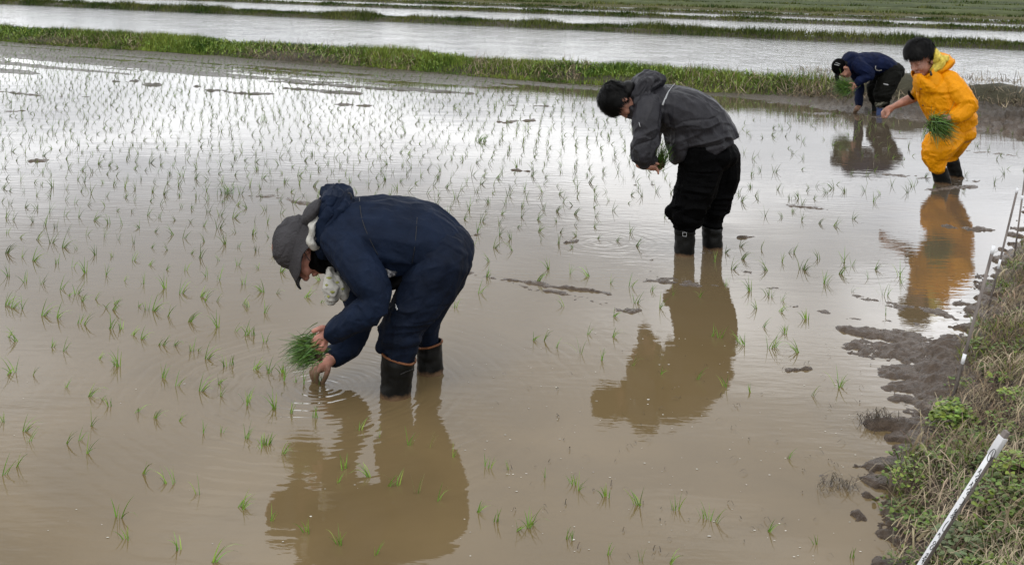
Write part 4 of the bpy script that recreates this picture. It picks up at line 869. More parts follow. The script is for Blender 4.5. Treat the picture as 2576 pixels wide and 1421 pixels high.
# ---------- second planter: charcoal jacket, black trousers
def person_two():
    tr = Z2; root = empty('person', G(1755, 635), label='person in charcoal jacket and baggy black trousers bending over, black hair and glasses', cat='person', group='people planting rice by hand')
    D = 6.5
    torso = [(400, 275, D, 70, .11), (470, 285, D, 115, .19), (570, 325, D, 165, .22), (690, 385, D, 200, .225), (785, 470, D, 208, .215), (835, 550, D, 208, .205), (862, 600, D, 203, .20)]
    arm_n = [(430, 330, 6.36, 98, .10), (422, 430, 6.30, 92, .09), (410, 530, 6.28, 82, .08), (396, 610, 6.27, 76, .075), (388, 665, 6.28, 64, .065), (394, 694, 6.29, 50, .055)]
    fore_n = [(385, 640, 6.28, 52, .06), (410, 672, 6.3, 48, .05), (448, 682, 6.36, 38, .045)]
    arm_f = [(450, 360, 6.66, 88, .10), (455, 480, 6.7, 78, .08), (440, 600, 6.68, 66, .07), (430, 680, 6.6, 48, .055), (440, 700, 6.5, 38, .045)]
    leg_n = [(800, 640, 6.42, 160, .13), (785, 760, 6.42, 145, .12), (742, 890, 6.42, 128, .11), (700, 990, 6.42, 112, .10), (678, 1060, 6.42, 98, .09), (680, 1110, 6.42, 78, .07)]
    leg_f = [(925, 660, 6.6, 132, .13), (932, 800, 6.6, 120, .12), (893, 940, 6.6, 98, .10), (868, 1040, 6.6, 82, .085), (862, 1130, 6.6, 70, .07), (864, 1260, 6.58, 64, .065)]
    b = Blob(); body_parts(b, tr, [torso, arm_n, fore_n, arm_f, leg_n, leg_f], .7)
    b.sweep(tr, [(678, 1120, 6.42, 50, .04), (672, 1350, 6.42, 45, .04)])
    c, f, u, s2, at = head(b, tr, 232, 270, 6.47, (.10, -.02, -1), (-1, 0, .02), .97)
    b.tube([at(-.02, -.05), at(-.03, -.12), W(*tr(420, 290), 6.5)], [.046, .046, .06], seg=14)
    b.sweep(tr, [(362, 715, 6.3, 24, .03), (395, 722, 6.3, 28, .034), (432, 720, 6.32, 28, .032), (466, 712, 6.34, 24, .026)])
    for pts in ([(450, 722, 0), (480, 735, -.01), (493, 760, -.01), (496, 778, -.008)], [(440, 728, .01), (466, 742, .0), (474, 752, .0)], [(430, 728, .02), (455, 746, .015), (462, 752, .015)], [(420, 728, .03), (440, 748, .03), (448, 752, .03)], [(440, 705, -.01), (470, 702, -.02), (498, 712, -.02)]): finger(b, tr, pts, .0085, 6.32)
    b.sweep(tr, [(450, 700, 6.5, 24, .03), (480, 715, 6.44, 26, .028), (505, 715, 6.42, 20, .02)])
    for pts in ([(490, 705, 0), (515, 712, -.02), (520, 728, -.03)], [(495, 720, 0), (518, 735, -.02), (512, 748, -.03)], [(480, 725, 0), (505, 742, -.02), (498, 755, -.03)], [(470, 725, .01), (490, 745, -.01), (485, 758, -.01)], [(480, 695, 0), (505, 695, -.02), (520, 705, -.02)]): finger(b, tr, pts, .0085, 6.42)
    b.skin('body', M['skin'], root, voxel=.0045, it=2)
    b = Blob(); b.sweep(tr, torso, round_=False); b.sweep(tr, arm_n, round_=True); b.sweep(tr, fore_n, round_=False); b.sweep(tr, arm_f, round_=False)
    b.sweep(tr, [(620, 440, 6.48, 105, .17), (635, 545, 6.48, 92, .16), (628, 630, 6.47, 66, .14), (608, 676, 6.47, 38, .1)]); b.pell(tr, 318, 268, 6.49, 42, 52, .075);
    b.sweep(tr, [(318, 235, 6.49, 48, .10), (350, 215, 6.49, 60, .12), (400, 220, 6.49, 70, .14)]); b.sweep(tr, [(300, 320, 6.48, 42, .075), (340, 345, 6.48, 62, .10), (400, 350, 6.48, 75, .13)])
    el = W(*tr(420, 560), 6.2)
    jk = b.skin('jacket', M['char'], root, voxel=.0055, it=4, fold=folds([(None, 1, (.55, 0, -1), 6.5, .5), (el, .16, (1, 0, .6), 13, 1.6), (W(*tr(560, 420), 6.3), .16, (-.1, 0, 1), 11, 1.5), (W(*tr(820, 480), 6.3), .2, (1, 0, .35), 9, 1.2), (W(*tr(800, 620), 6.3), .15, (1, 0, .3), 10, 1)], .021, .0014, 21))
    b = Blob(); b.sweep(tr, [(330, 350, 6.5, 45, .11), (352, 250, 6.5, 52, .135), (400, 165, 6.5, 62, .14), (455, 125, 6.5, 44, .12), (505, 128, 6.5, 26, .09)]); b.sweep(tr, [(500, 150, 6.48, 20, .08), (430, 190, 6.48, 34, .12), (380, 270, 6.48, 40, .13)])
    b.skin('hood', M['char'], root, voxel=.0055, it=3, fold=folds([(None, 1, (.5, 0, 1), 13, 1.4)], .016, .001, 6))
    b = Blob(); b.pell(tr, 870, 640, 6.5, 182, 120, .195); b.sweep(tr, leg_n); b.sweep(tr, leg_f)
    b.sweep(tr, [(600, 1040, 6.4, 35, .05), (660, 1080, 6.38, 48, .075), (740, 1100, 6.42, 36, .06)]); b.tube([W(*tr(620, 1020), 6.4), W(*tr(580, 1030), 6.4)], [.05, .02], seg=10)
    pt = b.skin('trousers', M['black'], root, voxel=.0055, it=4, fold=folds([(None, 1, (.35, 0, 1), 6, .7), (W(*tr(690, 1040), 6.3), .17, (1, 0, .15), 12, 1.6), (W(*tr(780, 700), 6.3), .16, (1, 0, .2), 9, 1.0), (W(*tr(900, 1040), 6.5), .15, (1, 0, .3), 11, 1.3)], .022, .0015, 33))
    b0 = boot(root, tr, 678, 1130, 672, 1338, 6.42, 72, 68, .12)
    boot(root, tr, 860, 1140, 866, 1288, 6.58, 70, 68, .1, rim=None)
    P = cast(b0, tr, [(664, 1176), (688, 1178), (687, 1204), (663, 1202), (664, 1176)], .003)
    if len(P) == 5: b = Blob(); b.tube(P, .0022, seg=6); b.raw('buckle', M['silver'], root)
    piping(b0, tr, [(612, 1186), (640, 1190), (700, 1192), (745, 1188)], .006, 'boot_strap', M['rubber'], root)
    piping(jk, tr, [(652, 152), (620, 160), (590, 185), (565, 225), (545, 268), (526, 310)], .0058, 'reflective_strip', M['silver'], root)
    piping(jk, tr, [(366, 430), (369, 443), (373, 456)], .0018, 'white_mark', M['silver'], root)
    b = Blob(); b.tube(cr([at(.0, .0, -.083), at(.05, .0, -.083), at(.088, -.004, -.062)]), .0022, seg=6); b.tube([at(.095, .012, -.055), at(.1, -.02, -.05), at(.097, -.022, -.015), at(.1, .012, -.012), at(.095, .012, -.055)], .002, seg=6); b.raw('glasses', M['black_plain'], root)
    b = Blob(); b.pell(tr, 285, 212, 6.48, 58, 72, .080, .3); b.skin('nape_hair', M['hair'], root, voxel=.006, it=2)
    hair_on(root, at, f, u, s2, .96, lambda d: (d[:, 1] > -.12 + .55 * np.clip(d[:, 0], 0, 1)) | ((d[:, 0] < -.2) & (d[:, 1] > -.6)) | ((d[:, 1] > -.25) & (d[:, 0] < .05)), 12000, .055, c0=(-.006, .034))
    bunch('seedling_bunch', 'dark rice seedlings with muddy roots held under the chest of the charcoal jacket', W(*tr(500, 708), 6.38), (.28, -.15, 1), 260, .105, .26, .026, .003, -.05)
person_two()

# ---------- planter in yellow rainwear
def person_four():
    tr = Z3; root = empty('person', G(2375, 455), label='person in bright yellow rainwear stooping with one bare forearm reaching left', cat='person', group='people planting rice by hand')
    D = 9.05
    torso = [(935, 385, D, 88, .12), (975, 440, D, 170, .20), (1030, 550, D, 198, .225), (1090, 670, D, 196, .225), (1140, 765, D, 192, .215), (1168, 830, D, 182, .21)]
    arm_n = [(1090, 420, 8.95, 95, .10), (1175, 520, 8.87, 95, .095), (1245, 620, 8.82, 84, .085), (1225, 690, 8.80, 70, .075), (1165, 730, 8.79, 58, .06), (1120, 738, 8.80, 46, .05)]
    arm_f = [(880, 440, 9.2, 80, .10), (838, 520, 9.26, 62, .075), (800, 566, 9.3, 46, .055)]
    leg_n = [(1110, 850, 8.97, 140, .14), (1060, 930, 8.93, 140, .13), (1005, 1010, 8.9, 122, .12), (985, 1080, 8.9, 104, .105), (995, 1130, 8.9, 84, .08)]
    leg_f = [(1200, 850, 9.15, 115, .13), (1160, 950, 9.2, 95, .12), (1125, 1050, 9.25, 62, .08), (1122, 1125, 9.23, 46, .06)]
    b = Blob(); body_parts(b, tr, [torso, arm_n, arm_f, leg_n, leg_f], .7)
    b.sweep(tr, [(1010, 1140, 8.92, 50, .05), (1045, 1290, 8.92, 50, .05), (1055, 1350, 8.92, 45, .05)]); b.sweep(tr, [(1122, 1100, 9.22, 28, .03), (1155, 1240, 9.22, 34, .03), (1160, 1290, 9.2, 34, .03)])
    b.sweep(tr, [(825, 558, 9.3, 40, .045), (760, 585, 9.31, 40, .045), (700, 612, 9.3, 34, .04), (640, 640, 9.28, 25, .03), (605, 655, 9.27, 24, .026)])
    b.sweep(tr, [(615, 652, 9.27, 26, .026), (585, 672, 9.26, 34, .022), (562, 690, 9.25, 32, .018)])
    for pts in ([(590, 680, -.01), (590, 705, -.02), (575, 722, -.02), (567, 738, -.02)], [(565, 680, 0), (548, 702, 0), (545, 722, 0), (556, 742, 0)], [(550, 675, .01), (534, 695, .01), (530, 718, .01), (534, 740, .01)], [(548, 675, .02), (528, 692, .025), (528, 712, .025)], [(555, 690, .03), (538, 712, .035), (545, 730, .035)]): finger(b, tr, pts, .0098, 9.25)
    b.sweep(tr, [(1120, 738, 8.79, 32, .035), (1090, 745, 8.78, 36, .03), (1065, 755, 8.77, 32, .025)])
    for pts in ([(1075, 735, 0), (1045, 735, -.01), (1030, 750, -.01)], [(1070, 750, 0), (1040, 758, -.02), (1025, 772, -.02)], [(1070, 765, 0), (1045, 778, -.02), (1032, 790, -.02)], [(1075, 775, 0), (1055, 792, -.01), (1045, 800, -.01)], [(1090, 725, 0), (1060, 715, -.01), (1040, 720, -.01)]): finger(b, tr, pts, .0095, 8.77)
    c, f, u, s2, at = head(b, tr, 872, 238, 9.0, (-.82, -.40, -.42), (-.36, -.10, .92), 1.15)
    b.tube([at(-.02, -.05), at(-.04, -.11), W(*tr(955, 380), 9.05)], [.062, .062, .08], seg=14)
    b.skin('body', M['skin'], root, voxel=.006, it=2)
    b = Blob(); b.sweep(tr, torso, round_=False); b.sweep(tr, arm_n, round_=False); b.sweep(tr, arm_f, round_=False); b.pell(tr, 945, 395, 9.05, 95, 60, .13); b.pell(tr, 1010, 370, 9.08, 95, 70, .16, .5); b.pell(tr, 1090, 405, 8.97, 98, 82, .12)
    b.sweep(tr, [(838, 395, 8.98, 38, .09), (862, 430, 8.98, 58, .12), (900, 470, 9.0, 80, .15)]); b.pell(tr, 1230, 740, 9.0, 95, 110, .16, .2)
    jk = b.skin('jacket', M['yellow'], root, voxel=.007, it=3, fold=folds([(None, 1, (.5, 0, -1), 5.5, .5), (W(*tr(1230, 650), 8.75), .2, (1, 0, .35), 10, 1.6), (W(*tr(1020, 640), 8.8), .2, (1, 0, .3), 9, 1.3), (W(*tr(1100, 470), 8.8), .16, (.6, 0, -1), 9, .9)], .018, .001, 41))
    b = Blob(); cp = [(938, 425, 9.02, 118, .155), (915, 392, 9.01, 108, .135), (893, 360, 9.0, 98, .115), (873, 332, 8.99, 94, .105)]
    b.sweep(tr, cp, cap=False, round_=False, seg=40)
    me = b.mesh('collar'); n = len(me.vertices); co = np.empty(n * 3, np.float32); me.vertices.foreach_get('co', co); co = co.reshape(-1, 3)
    co += ((fbm(co * 22, 3) - .5) * .018)[:, None]; me.vertices.foreach_set('co', co.ravel()); o = add('collar', me, M['yellow'], root)
    sm = o.modifiers.new('s', 'SOLIDIFY'); sm.thickness = .006
    b = Blob(); b.sweep(tr, [(950, 345, 9.03, 28, .10), (1000, 320, 9.03, 45, .13), (1060, 275, 9.05, 48, .13), (1095, 260, 9.06, 30, .1)]); b.sweep(tr, [(990, 205, 9.1, 22, .09), (1050, 225, 9.1, 30, .12), (1090, 265, 9.1, 30, .12)])
    b.skin('hood', M['yellow'], root, voxel=.006, it=3, fold=folds([(None, 1, (1, 0, .5), 11, 1.2)], .014, .001, 16))
    b = Blob(); b.sweep(tr, [(965, 190, 9.0, 14, .06), (990, 235, 8.97, 38, .08), (1010, 265, 8.96, 50, .08), (990, 305, 8.95, 28, .06), (965, 340, 8.94, 12, .04)]); b.pell(tr, 1050, 245, 8.98, 42, 32, .07)
    b.skin('hood_lining', M['lining'], root, voxel=.006, it=3, fold=folds([(None, 1, (.5, 0, 1), 16, 1.4)], .014, .001, 26))
    b = Blob(); b.pell(tr, 1165, 850, 9.05, 148, 110, .2); b.sweep(tr, leg_n); b.sweep(tr, leg_f)
    b.skin('trousers', M['yellow'], root, voxel=.007, it=3, fold=folds([(None, 1, (1, 0, .3), 7, .8), (W(*tr(980, 1080), 8.8), .17, (1, 0, .25), 12, 1.6)], .018, .001, 51))
    boot(root, tr, 1008, 1150, 1050, 1302, 8.92, 72, 70, .18, rim=None)
    boot(root, tr, 1126, 1100, 1165, 1240, 9.22, 56, 58, -.3, rim=None)
    piping(jk, tr, [(868, 350), (856, 420), (845, 520), (850, 610), (885, 690)], .003, 'zip_flap', M['yellow'], root, .004)
    for (x, y) in ((868, 352), (862, 492), (880, 632)):
        q = cast(jk, tr, [(x, y)], .003)
        if len(q): b = Blob(); b.ell(q[0], np.eye(3) * .0075, 10, 6); b.raw('snap_button', M['rim'], root)
    b = Blob(); b.tube([W(*tr(945, 345), 8.84), W(*tr(948, 372), 8.84)], [.006, .012], seg=8); b.raw('cord_toggle', M['black_plain'], root)
    b = Blob(); b.tube([W(*tr(757, 524), 9.27), W(*tr(773, 552), 9.24), W(*tr(792, 576), 9.25)], .010, .03, seg=8); b.raw('inner_cuff', M['black'], root)
    hair_on(root, at, f, u, s2, 1.22, lambda d: (d[:, 1] > .0 + .28 * np.clip(d[:, 0], 0, 1)) | ((d[:, 0] < -.15) & (d[:, 1] > -.55)), 13000, .045, c0=(.004, .052), lift=1.2)
    bunch('seedling_bunch', 'thick green bunch of seedlings carried in front of the yellow rain jacket', W(*tr(975, 790), 8.72), (.72, -.3, -.35), 760, .15, .5, .036, .0048, .1)
person_four()

# ---------- far planter: navy jacket, dark trousers, black cap
def person_three():
    tr = Z4; root = empty('person', G(2190, 288), label='person in navy jacket and black cap bending low beside the bund, farthest away', cat='person', group='people planting rice by hand')
    D = 13.75
    torso = [(360, 330, D, 90, .12), (450, 310, D, 165, .19), (620, 325, D, 205, .22), (800, 335, D, 222, .22), (980, 345, D, 225, .21), (1120, 380, D, 195, .20), (1220, 420, D, 160, .19)]
    arm_n = [(560, 340, 13.6, 135, .11), (690, 440, 13.52, 130, .10), (800, 530, 13.5, 100, .085), (720, 610, 13.5, 88, .075), (620, 670, 13.5, 78, .065), (560, 725, 13.52, 66, .055)]
    arm_f = [(560, 560, 13.9, 110, .1), (610, 760, 13.95, 90, .085), (615, 920, 13.9, 84, .08), (612, 1060, 13.85, 82, .07), (608, 1160, 13.82, 66, .06)]
    leg_n = [(1250, 520, 13.65, 215, .14), (1170, 680, 13.62, 200, .13), (1090, 840, 13.6, 180, .125), (1060, 960, 13.6, 150, .12), (1065, 1040, 13.6, 122, .1)]
    leg_f = [(1180, 520, 13.9, 200, .13), (1020, 700, 13.95, 170, .13), (900, 860, 13.95, 140, .11), (885, 980, 13.95, 105, .09), (900, 1080, 13.95, 55, .06)]
    b = Blob(); body_parts(b, tr, [torso, arm_n, arm_f, leg_n, leg_f], .55)
    b.sweep(tr, [(900, 1080, 13.95, 24, .018), (905, 1320, 13.95, 22, .018)]); b.sweep(tr, [(1040, 1100, 13.6, 28, .02), (1008, 1320, 13.6, 24, .02)])
    b.sweep(tr, [(560, 730, 13.52, 45, .035), (510, 765, 13.5, 58, .035), (470, 790, 13.5, 48, .03)])
    for pts in ([(520, 720, 0), (450, 705, -.02), (405, 730, -.02)], [(480, 790, -.02), (430, 800, -.03), (400, 790, -.03)], [(480, 815, -.02), (435, 830, -.03), (405, 815, -.03)], [(490, 835, -.01), (450, 850, -.02), (425, 840, -.02)], [(500, 845, 0), (470, 865, -.01), (450, 860, -.01)]): finger(b, tr, pts, .010, 13.5)
    b.sweep(tr, [(605, 1160, 13.82, 45, .035), (570, 1210, 13.8, 52, .03), (540, 1245, 13.8, 45, .025)])
    for i, q in enumerate(((490, 1275), (510, 1295), (535, 1305), (555, 1300), (585, 1270))): finger(b, tr, [(545 + i * 6, 1235, .01 * i), ((545 + q[0]) / 2, 1262, .01 * i), (q[0], q[1], .01 * i)], .009, 13.78)
    c, f, u, s2, at = head(b, tr, 285, 425, 13.7, (-.20, -.15, -.95), (-.92, 0, .30), 1.08)
    b.tube([at(-.03, -.05), at(-.05, -.12), W(*tr(420, 330), D)], [.058, .058, .07], seg=14)
    b.skin('body', M['skin'], root, voxel=.008, it=2)
    b = Blob(); b.sweep(tr, torso); b.sweep(tr, arm_n, round_=False); b.sweep(tr, arm_f, round_=False); b.sweep(tr, [(330, 260, D, 50, .1), (420, 190, D, 85, .14), (520, 170, D, 70, .13), (600, 180, D, 50, .1)])
    b.pell(tr, 560, 535, 13.85, 120, 115, .12); b.pell(tr, 400, 420, D, 75, 150, .11, -.2); b.pell(tr, 760, 560, D, 150, 110, .14)
    jk = b.skin('jacket', M['blue'], root, voxel=.009, it=3, fold=folds([(None, 1, (.3, 0, -1), 6, .7), (W(*tr(820, 540), 13.4), .2, (-1, 0, .5), 10, 1.3)], .02, .001, 61))
    b = Blob(); b.pell(tr, 1270, 470, D, 218, 185, .2); b.sweep(tr, leg_n); b.sweep(tr, leg_f)
    pt = b.skin('trousers', M['olive'], root, voxel=.009, it=3, fold=folds([(None, 1, (1, 0, .2), 7, .9), (W(*tr(1080, 950), 13.5), .2, (1, 0, .2), 11, 1.4)], .024, .001, 71))
    b = Blob(); b.sweep(tr, [(960, 1130, 13.6, 40, .06), (1060, 1100, 13.58, 62, .09), (1160, 1080, 13.6, 40, .06)]); b.skin('camo_gaiter', M['camo'], root, voxel=.008, it=2, fold=folds([(None, 1, (1, 0, .2), 14, 1.2)], .012, .001, 6))
    boot(root, tr, 905, 1075, 908, 1305, 13.95, 48, 46, .1, rim=None)
    boot(root, tr, 1010, 1190, 1005, 1310, 13.6, 60, 56, .1, mt='bluerub', rim=None)
    piping(jk, tr, [(935, 378), (925, 420), (945, 455), (1000, 470), (1050, 455)], .005, 'white_cord', M['towel'], root)
    piping(pt, tr, [(1085, 728), (1120, 735), (1180, 748)], .008, 'reflective_mark', M['silver'], root)
    B3 = [f, s2, u]
    b = Blob(); b.ell(at(-.012, .045), [f * .108, s2 * .092, u * .092], 24, 14); b.skin('cap', M['black'], root, voxel=.006, it=1)
    b = Blob(); b.tube([at(.07, .055), at(.115, .045), at(.165, .025), at(.19, .015)], [.008, .007, .006, .004], [.075, .075, .066, .04], ax=s2, seg=16); b.raw('cap_peak', M['black'], root)
    b = Blob()
    for q in (0, .022): b.tube([at(-.03, .118 + q * .3 - abs(q) * 1.2, -.072 + q), at(.02, .128 - abs(q) * 1.2, -.068 + q)], .004, .0016, seg=6)
    cp = [o for o in root.children if o.name.startswith('cap')][0]
    piping(cp, tr, [(135, 350), (175, 358), (220, 370)], .006, 'cap_stripe', M['silver'], root); piping(cp, tr, [(155, 315), (195, 325), (240, 345)], .004, 'cap_stripe', M['silver'], root)
    b = Blob(); b.ell(at(-.06, -.03, 0), [f * .05, s2 * .078, u * .05], 14, 10); b.ell(at(.02, -.02, -.075), [f * .012, s2 * .008, u * .03], 8, 6); b.raw('hair', M['hair'], root)
    bunch('seedling_bunch', 'rounded bright green bunch of seedlings held by the person in the black cap', W(*tr(395, 790), 13.5), (-.85, -.1, .02), 600, .16, .42, .045, .005, .0)
person_three()

# ------------------------------------------------------------------ rice seedlings
def hill_mesh(nb, L, lean, spread, wd=.0043):
    base = np.column_stack((rng.normal(0, .005, nb), rng.normal(0, .005, nb), np.full(nb, -.012)))
    ln = np.column_stack((rng.normal(lean, spread, nb), rng.normal(-.05, spread * .7, nb)))
    m = np.hypot(ln[:, 0], ln[:, 1]); ln /= np.maximum(m / .95, 1)[:, None]
    return blades(base, L * rng.uniform(.55, 1.15, nb) + .012, wd * rng.uniform(.7, 1.3, nb), ln, curve=.45, seg=5, az=rng.uniform(-.7, .7, nb))
variants = []
for i in range(22):
    v, q = hill_mesh(int(rng.integers(3, 8)), rng.uniform(.052, .086), rng.uniform(.35, .85) if i % 5 else -.25, rng.uniform(.25, .45))
    me = mesh_from('rice_seedling', v, [q]); me.materials.append(M['blade']); variants.append((me, v, q))
upright = []
for i in range(8):
    v, q = hill_mesh(int(rng.integers(2, 6)), rng.uniform(.04, .065), rng.uniform(0, .2), .25)
    me = mesh_from('rice_seedling', v, [q]); me.materials.append(M['blade']); upright.append((me, v, q))
near = []
def lst(tr, s_p): near.extend([(*tr(x, y), u) for (x, y, *r) in s_p for u in (r[0] if r else 0,)])
lst(TR(0, 1100, 1.328), [(20, 690), (120, 740), (155, 790), (340, 800), (400, 785), (445, 850), (465, 712), (90, 915), (12, 960), (730, 955), (850, 1005), (885, 1008), (1010, 1065), (1225, 1130), (605, 1180), (652, 1285), (915, 1345), (1080, 1405), (790, 670), (690, 640), (910, 690), (1035, 748, 1), (1130, 745, 1), (1255, 775), (1335, 800, 1), (1355, 805, 1), (1375, 800, 1), (1445, 855), (65, 440), (30, 450), (170, 450), (340, 515), (450, 560), (525, 580), (565, 610, 1), (605, 410), (590, 405), (825, 465), (840, 470), (900, 505), (1110, 495), (1020, 535), (1125, 560), (1255, 590), (1400, 620),
    (1015, 330), (1050, 370), (975, 330), (500, 370), (265, 310), (320, 330), (720, 268), (670, 250), (565, 215), (620, 220), (430, 195), (400, 190, 1), (290, 160), (215, 150), (545, 110), (575, 120), (745, 120), (780, 125), (860, 150), (965, 180), (1110, 210), (1200, 230), (1250, 250), (1270, 240), (1295, 250, 1), (1350, 285), (1240, 95), (1345, 30), (1185, 400, 1), (1150, 410), (1300, 420), (1370, 430), (1445, 440), (830, 300), (810, 300), (890, 300), (30, 100), (60, 110), (110, 115), (35, 260), (90, 280), (1045, 75), (420, 75), (345, 50)])
lst(TR(900, 1400, 1.8458), [(140, 40), (235, 62), (350, 115, 1), (435, 125, 1), (490, 140, 1), (85, 290), (285, 320, 1), (410, 345, 1), (578, 375, 1), (85, 525), (222, 575, 1), (250, 565, 1), (192, 590, 1), (347, 630), (880, 465), (1030, 520), (1240, 570), (1380, 590), (785, 740), (740, 835), (960, 800), (1090, 862), (1150, 860), (1300, 910), (1435, 965), (1550, 655), (1775, 722, 1), (1805, 735, 1), (1940, 745, 1), (50, 1025), (265, 1105), (525, 1185), (740, 1275), (755, 1270), (1010, 1345), (1715, 1045), (1862, 1110, 1), (2000, 1172), (2080, 1160), (2100, 1135)])
lst(TR(2000, 1000, 1.2146), [(115, 1015, 1), (240, 1040, 1), (255, 1050, 1), (270, 1072), (400, 1100), (545, 1140), (560, 1145), (710, 1165, 1), (725, 1165, 1), (850, 1205, 1), (910, 1220), (880, 1210), (40, 1245), (240, 1305, 1), (222, 1300, 1), (415, 1375, 1), (560, 1405, 1), (690, 1415), (1150, 1265), (1380, 1325, 1), (1550, 1385, 1), (1070, 615, 1), (1490, 590), (1360, 632), (955, 592), (820, 556), (650, 530), (525, 492), (375, 467), (275, 432), (165, 408), (110, 372), (55, 372), (425, 357), (310, 345), (200, 217), (430, 262), (540, 200), (80, 102), (130, 42), (230, 62), (320, 77), (420, 107), (510, 122), (610, 142), (650, 222), (710, 162), (840, 172), (960, 122), (1070, 142), (1170, 172), (1230, 345), (1180, 405), (1130, 312), (930, 362), (1245, 925), (1040, 392), (1300, 430)])
lst(TR(2600, 700, 1.7767), [(430, 440), (325, 482), (255, 545), (445, 525), (575, 455), (375, 595), (770, 482), (800, 480), (715, 545), (620, 605), (600, 600), (850, 595), (870, 600), (970, 525), (1020, 695), (1000, 690), (1140, 548), (1110, 625), (1200, 572), (1195, 745), (1350, 595), (1310, 655), (1520, 642), (1530, 692), (1430, 775), (1400, 770), (1425, 905, 1), (500, 742), (340, 702), (630, 772), (720, 812), (550, 862), (700, 885), (885, 932), (740, 1015), (640, 1135), (430, 1092), (245, 1052), (160, 785), (1200, 252), (1080, 302), (970, 282), (850, 262), (720, 242), (600, 230), (790, 205), (860, 152), (830, 112), (950, 32), (890, 62), (930, 115), (1020, 75), (1070, 45), (1280, 62), (1390, 85), (1345, 132), (690, 52), (425, 102), (550, 117), (1100, 1400)])
hills = [(G(x, y), u) for (x, y, u) in near]
# the rest stand in rows along the bunds: 0.28 m between rows, 0.14 m in the row
e1 = bdir; e2 = bnor
def blocked(x, y):
    px, py = PX((x, y, 0))
    if px < -600 or px > 2640: return True
    lim = np.interp(px, [0, 700, 1180, 1250, 1500, 1700, 1860, 2100, 2600], [768, 800, 815, 640, 640, 600, 520, 500, 480])
    if py > lim: return True
    if shore_dist(np.array([x]), np.array([y]))[0] > -.2: return True
    return False
far_h = []
for i in range(-40, 130):
    for j in range(-230, 140):
        jx, jy = rng.normal(0, .014, 2)
        p = np.array((-1.4, 5.3)) + e1 * (j * .14 + jx) + e2 * (i * .28 + jy)
        if p[1] < 3 or p[1] > 26: continue
        s_b = (18.05 + BS * p[0] - p[1]) * bdir[0]
        if s_b < .7: continue
        if abs(p[0] / p[1]) > .72 or blocked(p[0], p[1]): continue
        px, py = PX((p[0], p[1], 0)); dens = np.interp(px, [0, 1300, 1700, 1900, 2560], [1.0, .98, .72, .38, .28])
        if rng.uniform() > dens: continue
        far_h.append((np.array((p[0], p[1], 0.)), 0))
hills += far_h
hills.sort(key=lambda h: h[0][1])
LM = [("front boot of the person nearest the camera", (998, 990)), ("planting hand of the nearest person", (806, 985)), ("boots of the charcoal jacketed person", (1760, 645)), ("round ripples left of the charcoal person's boots", (1520, 612)),
      ("straw topped mud clod near the bank", (2210, 1070)), ("foot of the white stake", (2270, 1421)), ("lower left corner of the photo", (0, 1421)), ("left edge of the photo at mid height", (0, 900)), ("middle of the photo's bottom edge", (1288, 1421)),
      ("muddy shore flat on the right", (2180, 870)), ("boots of the person in yellow", (2370, 465)), ("floating dark straw before the bank", (2110, 1225)), ("hat in the nearest person's reflection", (700, 1290)), ("rump in the charcoal person's reflection", (1830, 900)), ("hat of the nearest person", (700, 690))]
NW = ['one', 'two', 'three', 'four', 'five', 'six', 'seven', 'eight', 'nine']
XY = np.array([h[0][:2] for h in hills[:300]]); LP = np.array([G(*q)[:2] for (_, q) in LM]); DM = np.hypot(XY[:, None, 0] - LP[None, :, 0], XY[:, None, 1] - LP[None, :, 1])
RK = np.argsort(np.argsort(DM, axis=0), axis=0); NR = np.argmin(DM, axis=1)
def seed_label(i, nb, ang, up):
    r = int(RK[i, NR[i]]) + 1; o_ = '%d%s' % (r, 'th' if 10 < r % 100 < 14 else {1: 'st', 2: 'nd', 3: 'rd'}.get(r % 10, 'th'))
    return '%s-bladed rice seedling, %sclosest to the %s' % (NW[nb - 1], '' if r == 1 else o_ + ' ', LM[NR[i]][0])
rest = Strips()
for i, (p, u) in enumerate(hills):
    me, v, q = (upright if u else variants)[int(rng.integers(0, len(upright if u else variants)))]
    a = rng.normal(0, .5) + (np.pi if rng.uniform() < .12 else 0); sc = rng.uniform(.75, 1.2) * np.interp(p[1], [3, 5, 8], [.78, .9, 1.0]); z = max(0, float(height(p[0:1], p[1:2])[0]))
    if i < 300:
        o = bpy.data.objects.new('rice_seedling', me); COL.objects.link(o); o.location = (p[0], p[1], z); o.rotation_euler = (0, 0, a); o.scale = (sc,) * 3
        tag(o, seed_label(i, len(q) // 5, a, u), 'rice seedling', 'planted rice seedlings near the camera')
    else:
        c, s_q = math.cos(a), math.sin(a); vv = v * sc * (1, 1, 1); vv = np.column_stack((vv[:, 0] * c - vv[:, 1] * s_q + p[0], vv[:, 0] * s_q + vv[:, 1] * c + p[1], vv[:, 2] + z))
        rest.add(vv, q)
tag(rest.out('rice_seedlings', M['blade_far']), 'rows of small rice seedlings across the far part of the flooded paddy', 'rice seedlings', kind='stuff')
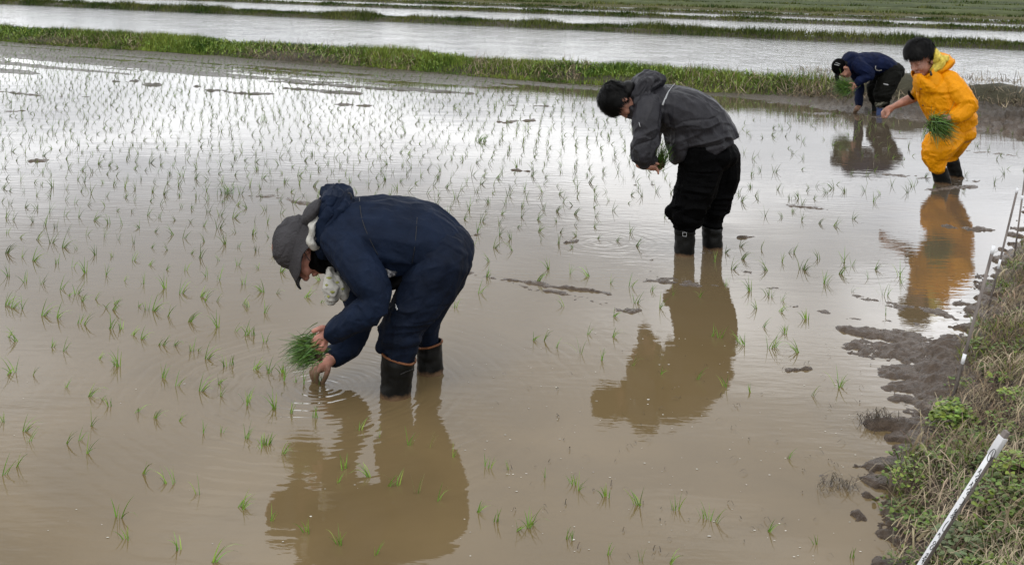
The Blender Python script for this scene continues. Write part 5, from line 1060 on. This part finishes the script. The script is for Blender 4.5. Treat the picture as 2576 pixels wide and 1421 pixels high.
# odd tufts
def tuft(x, y, n, L, label, lean=(0, 0), spread=.5, wd=.004, mt='blade'):
    p = G(x, y); b = np.column_stack((rng.normal(0, .02, n), rng.normal(0, .02, n), np.full(n, -.01))); ln = rng.normal(0, spread, (n, 2)) + lean; m = np.hypot(ln[:, 0], ln[:, 1]); ln /= np.maximum(m / .98, 1)[:, None]
    v, q = blades(b, L * rng.uniform(.4, 1.1, n), wd, ln, seg=5, curve=.6); me = mesh_from('grass_tuft', v, [q]); o = add('grass_tuft', me, M[mt], smooth=False); o.location = p
    tag(o, label, 'tuft')
tuft(572, 488, 34, .14, 'tall tangled dark tuft standing above the rows left of the hat', spread=.75)
tuft(1208, 356, 26, .16, 'loose bundle of seedlings dropped flat on the water in the middle rows', lean=(.8, .1), spread=.3, wd=.006)
tuft(1320, 325, 14, .12, 'thin loose tuft of long blades beyond the dropped bundle', spread=.4)
tuft(665, 305, 16, .12, 'scraggly taller tuft among the far rows at the left', spread=.5)

# ------------------------------------------------------------------ small things on the water
def flecks():
    g = Strips(); n = 210; px = rng.uniform(1150, 2300, n); py = 820 + 600 * rng.uniform(0, 1, n) ** 1.2
    px = np.concatenate((px, rng.uniform(0, 1100, 40))); py = np.concatenate((py, rng.uniform(600, 1420, 40))); n = len(px)
    for x, y in zip(px, py):
        p = G(x, y, .0015)
        if shore_dist(p[0:1], p[1:2])[0] > -.1: continue
        r = rng.uniform(.0010, .0042) * (1.6 if rng.uniform() < .06 else 1); a = rng.uniform(0, 3); k = rng.uniform(.4, .9)
        t = np.linspace(0, 2 * np.pi, 7)[:-1]; P = np.column_stack((p[0] + r * np.cos(t + a) * rng.uniform(.8, 1.2, 6), p[1] + k * r * np.sin(t + a), np.full(6, .0015)))
        g.add(P, np.array([(0, 1, 2, 3), (3, 4, 5, 0)]))
    tag(g.out('floating_flecks', M['foam']), 'tiny pale flecks of foam and petals floating on the muddy water', 'flecks', kind='stuff')
    g = Strips(); n = 150; px = np.concatenate((rng.uniform(1250, 2330, n), rng.normal(2210, 22, 130), rng.normal(2110, 30, 50))); py = np.concatenate((rng.uniform(840, 1410, n), rng.normal(1062, 9, 130), rng.normal(1222, 9, 50)))
    P = np.array([G(x, y, .001) for x, y in zip(px, py)]); P[:, 2] = np.maximum(height(P[:, 0], P[:, 1]), .001) + .002; n = len(P); a = rng.uniform(0, 6.28, n); L = rng.uniform(.006, .03, n); L[150:] = rng.uniform(.02, .07, n - 150)
    g.add(*blades(P, L, rng.uniform(.001, .003, n), np.column_stack((np.cos(a), np.sin(a))) * 1.08, seg=3, az=a + 1.57, tip=.5))
    tag(g.out('floating_straw', M['debris']), 'dark bits of dead straw floating near the bank', 'debris', kind='stuff')
flecks()
print('hills', len(hills), 'objects', len(bpy.data.objects))
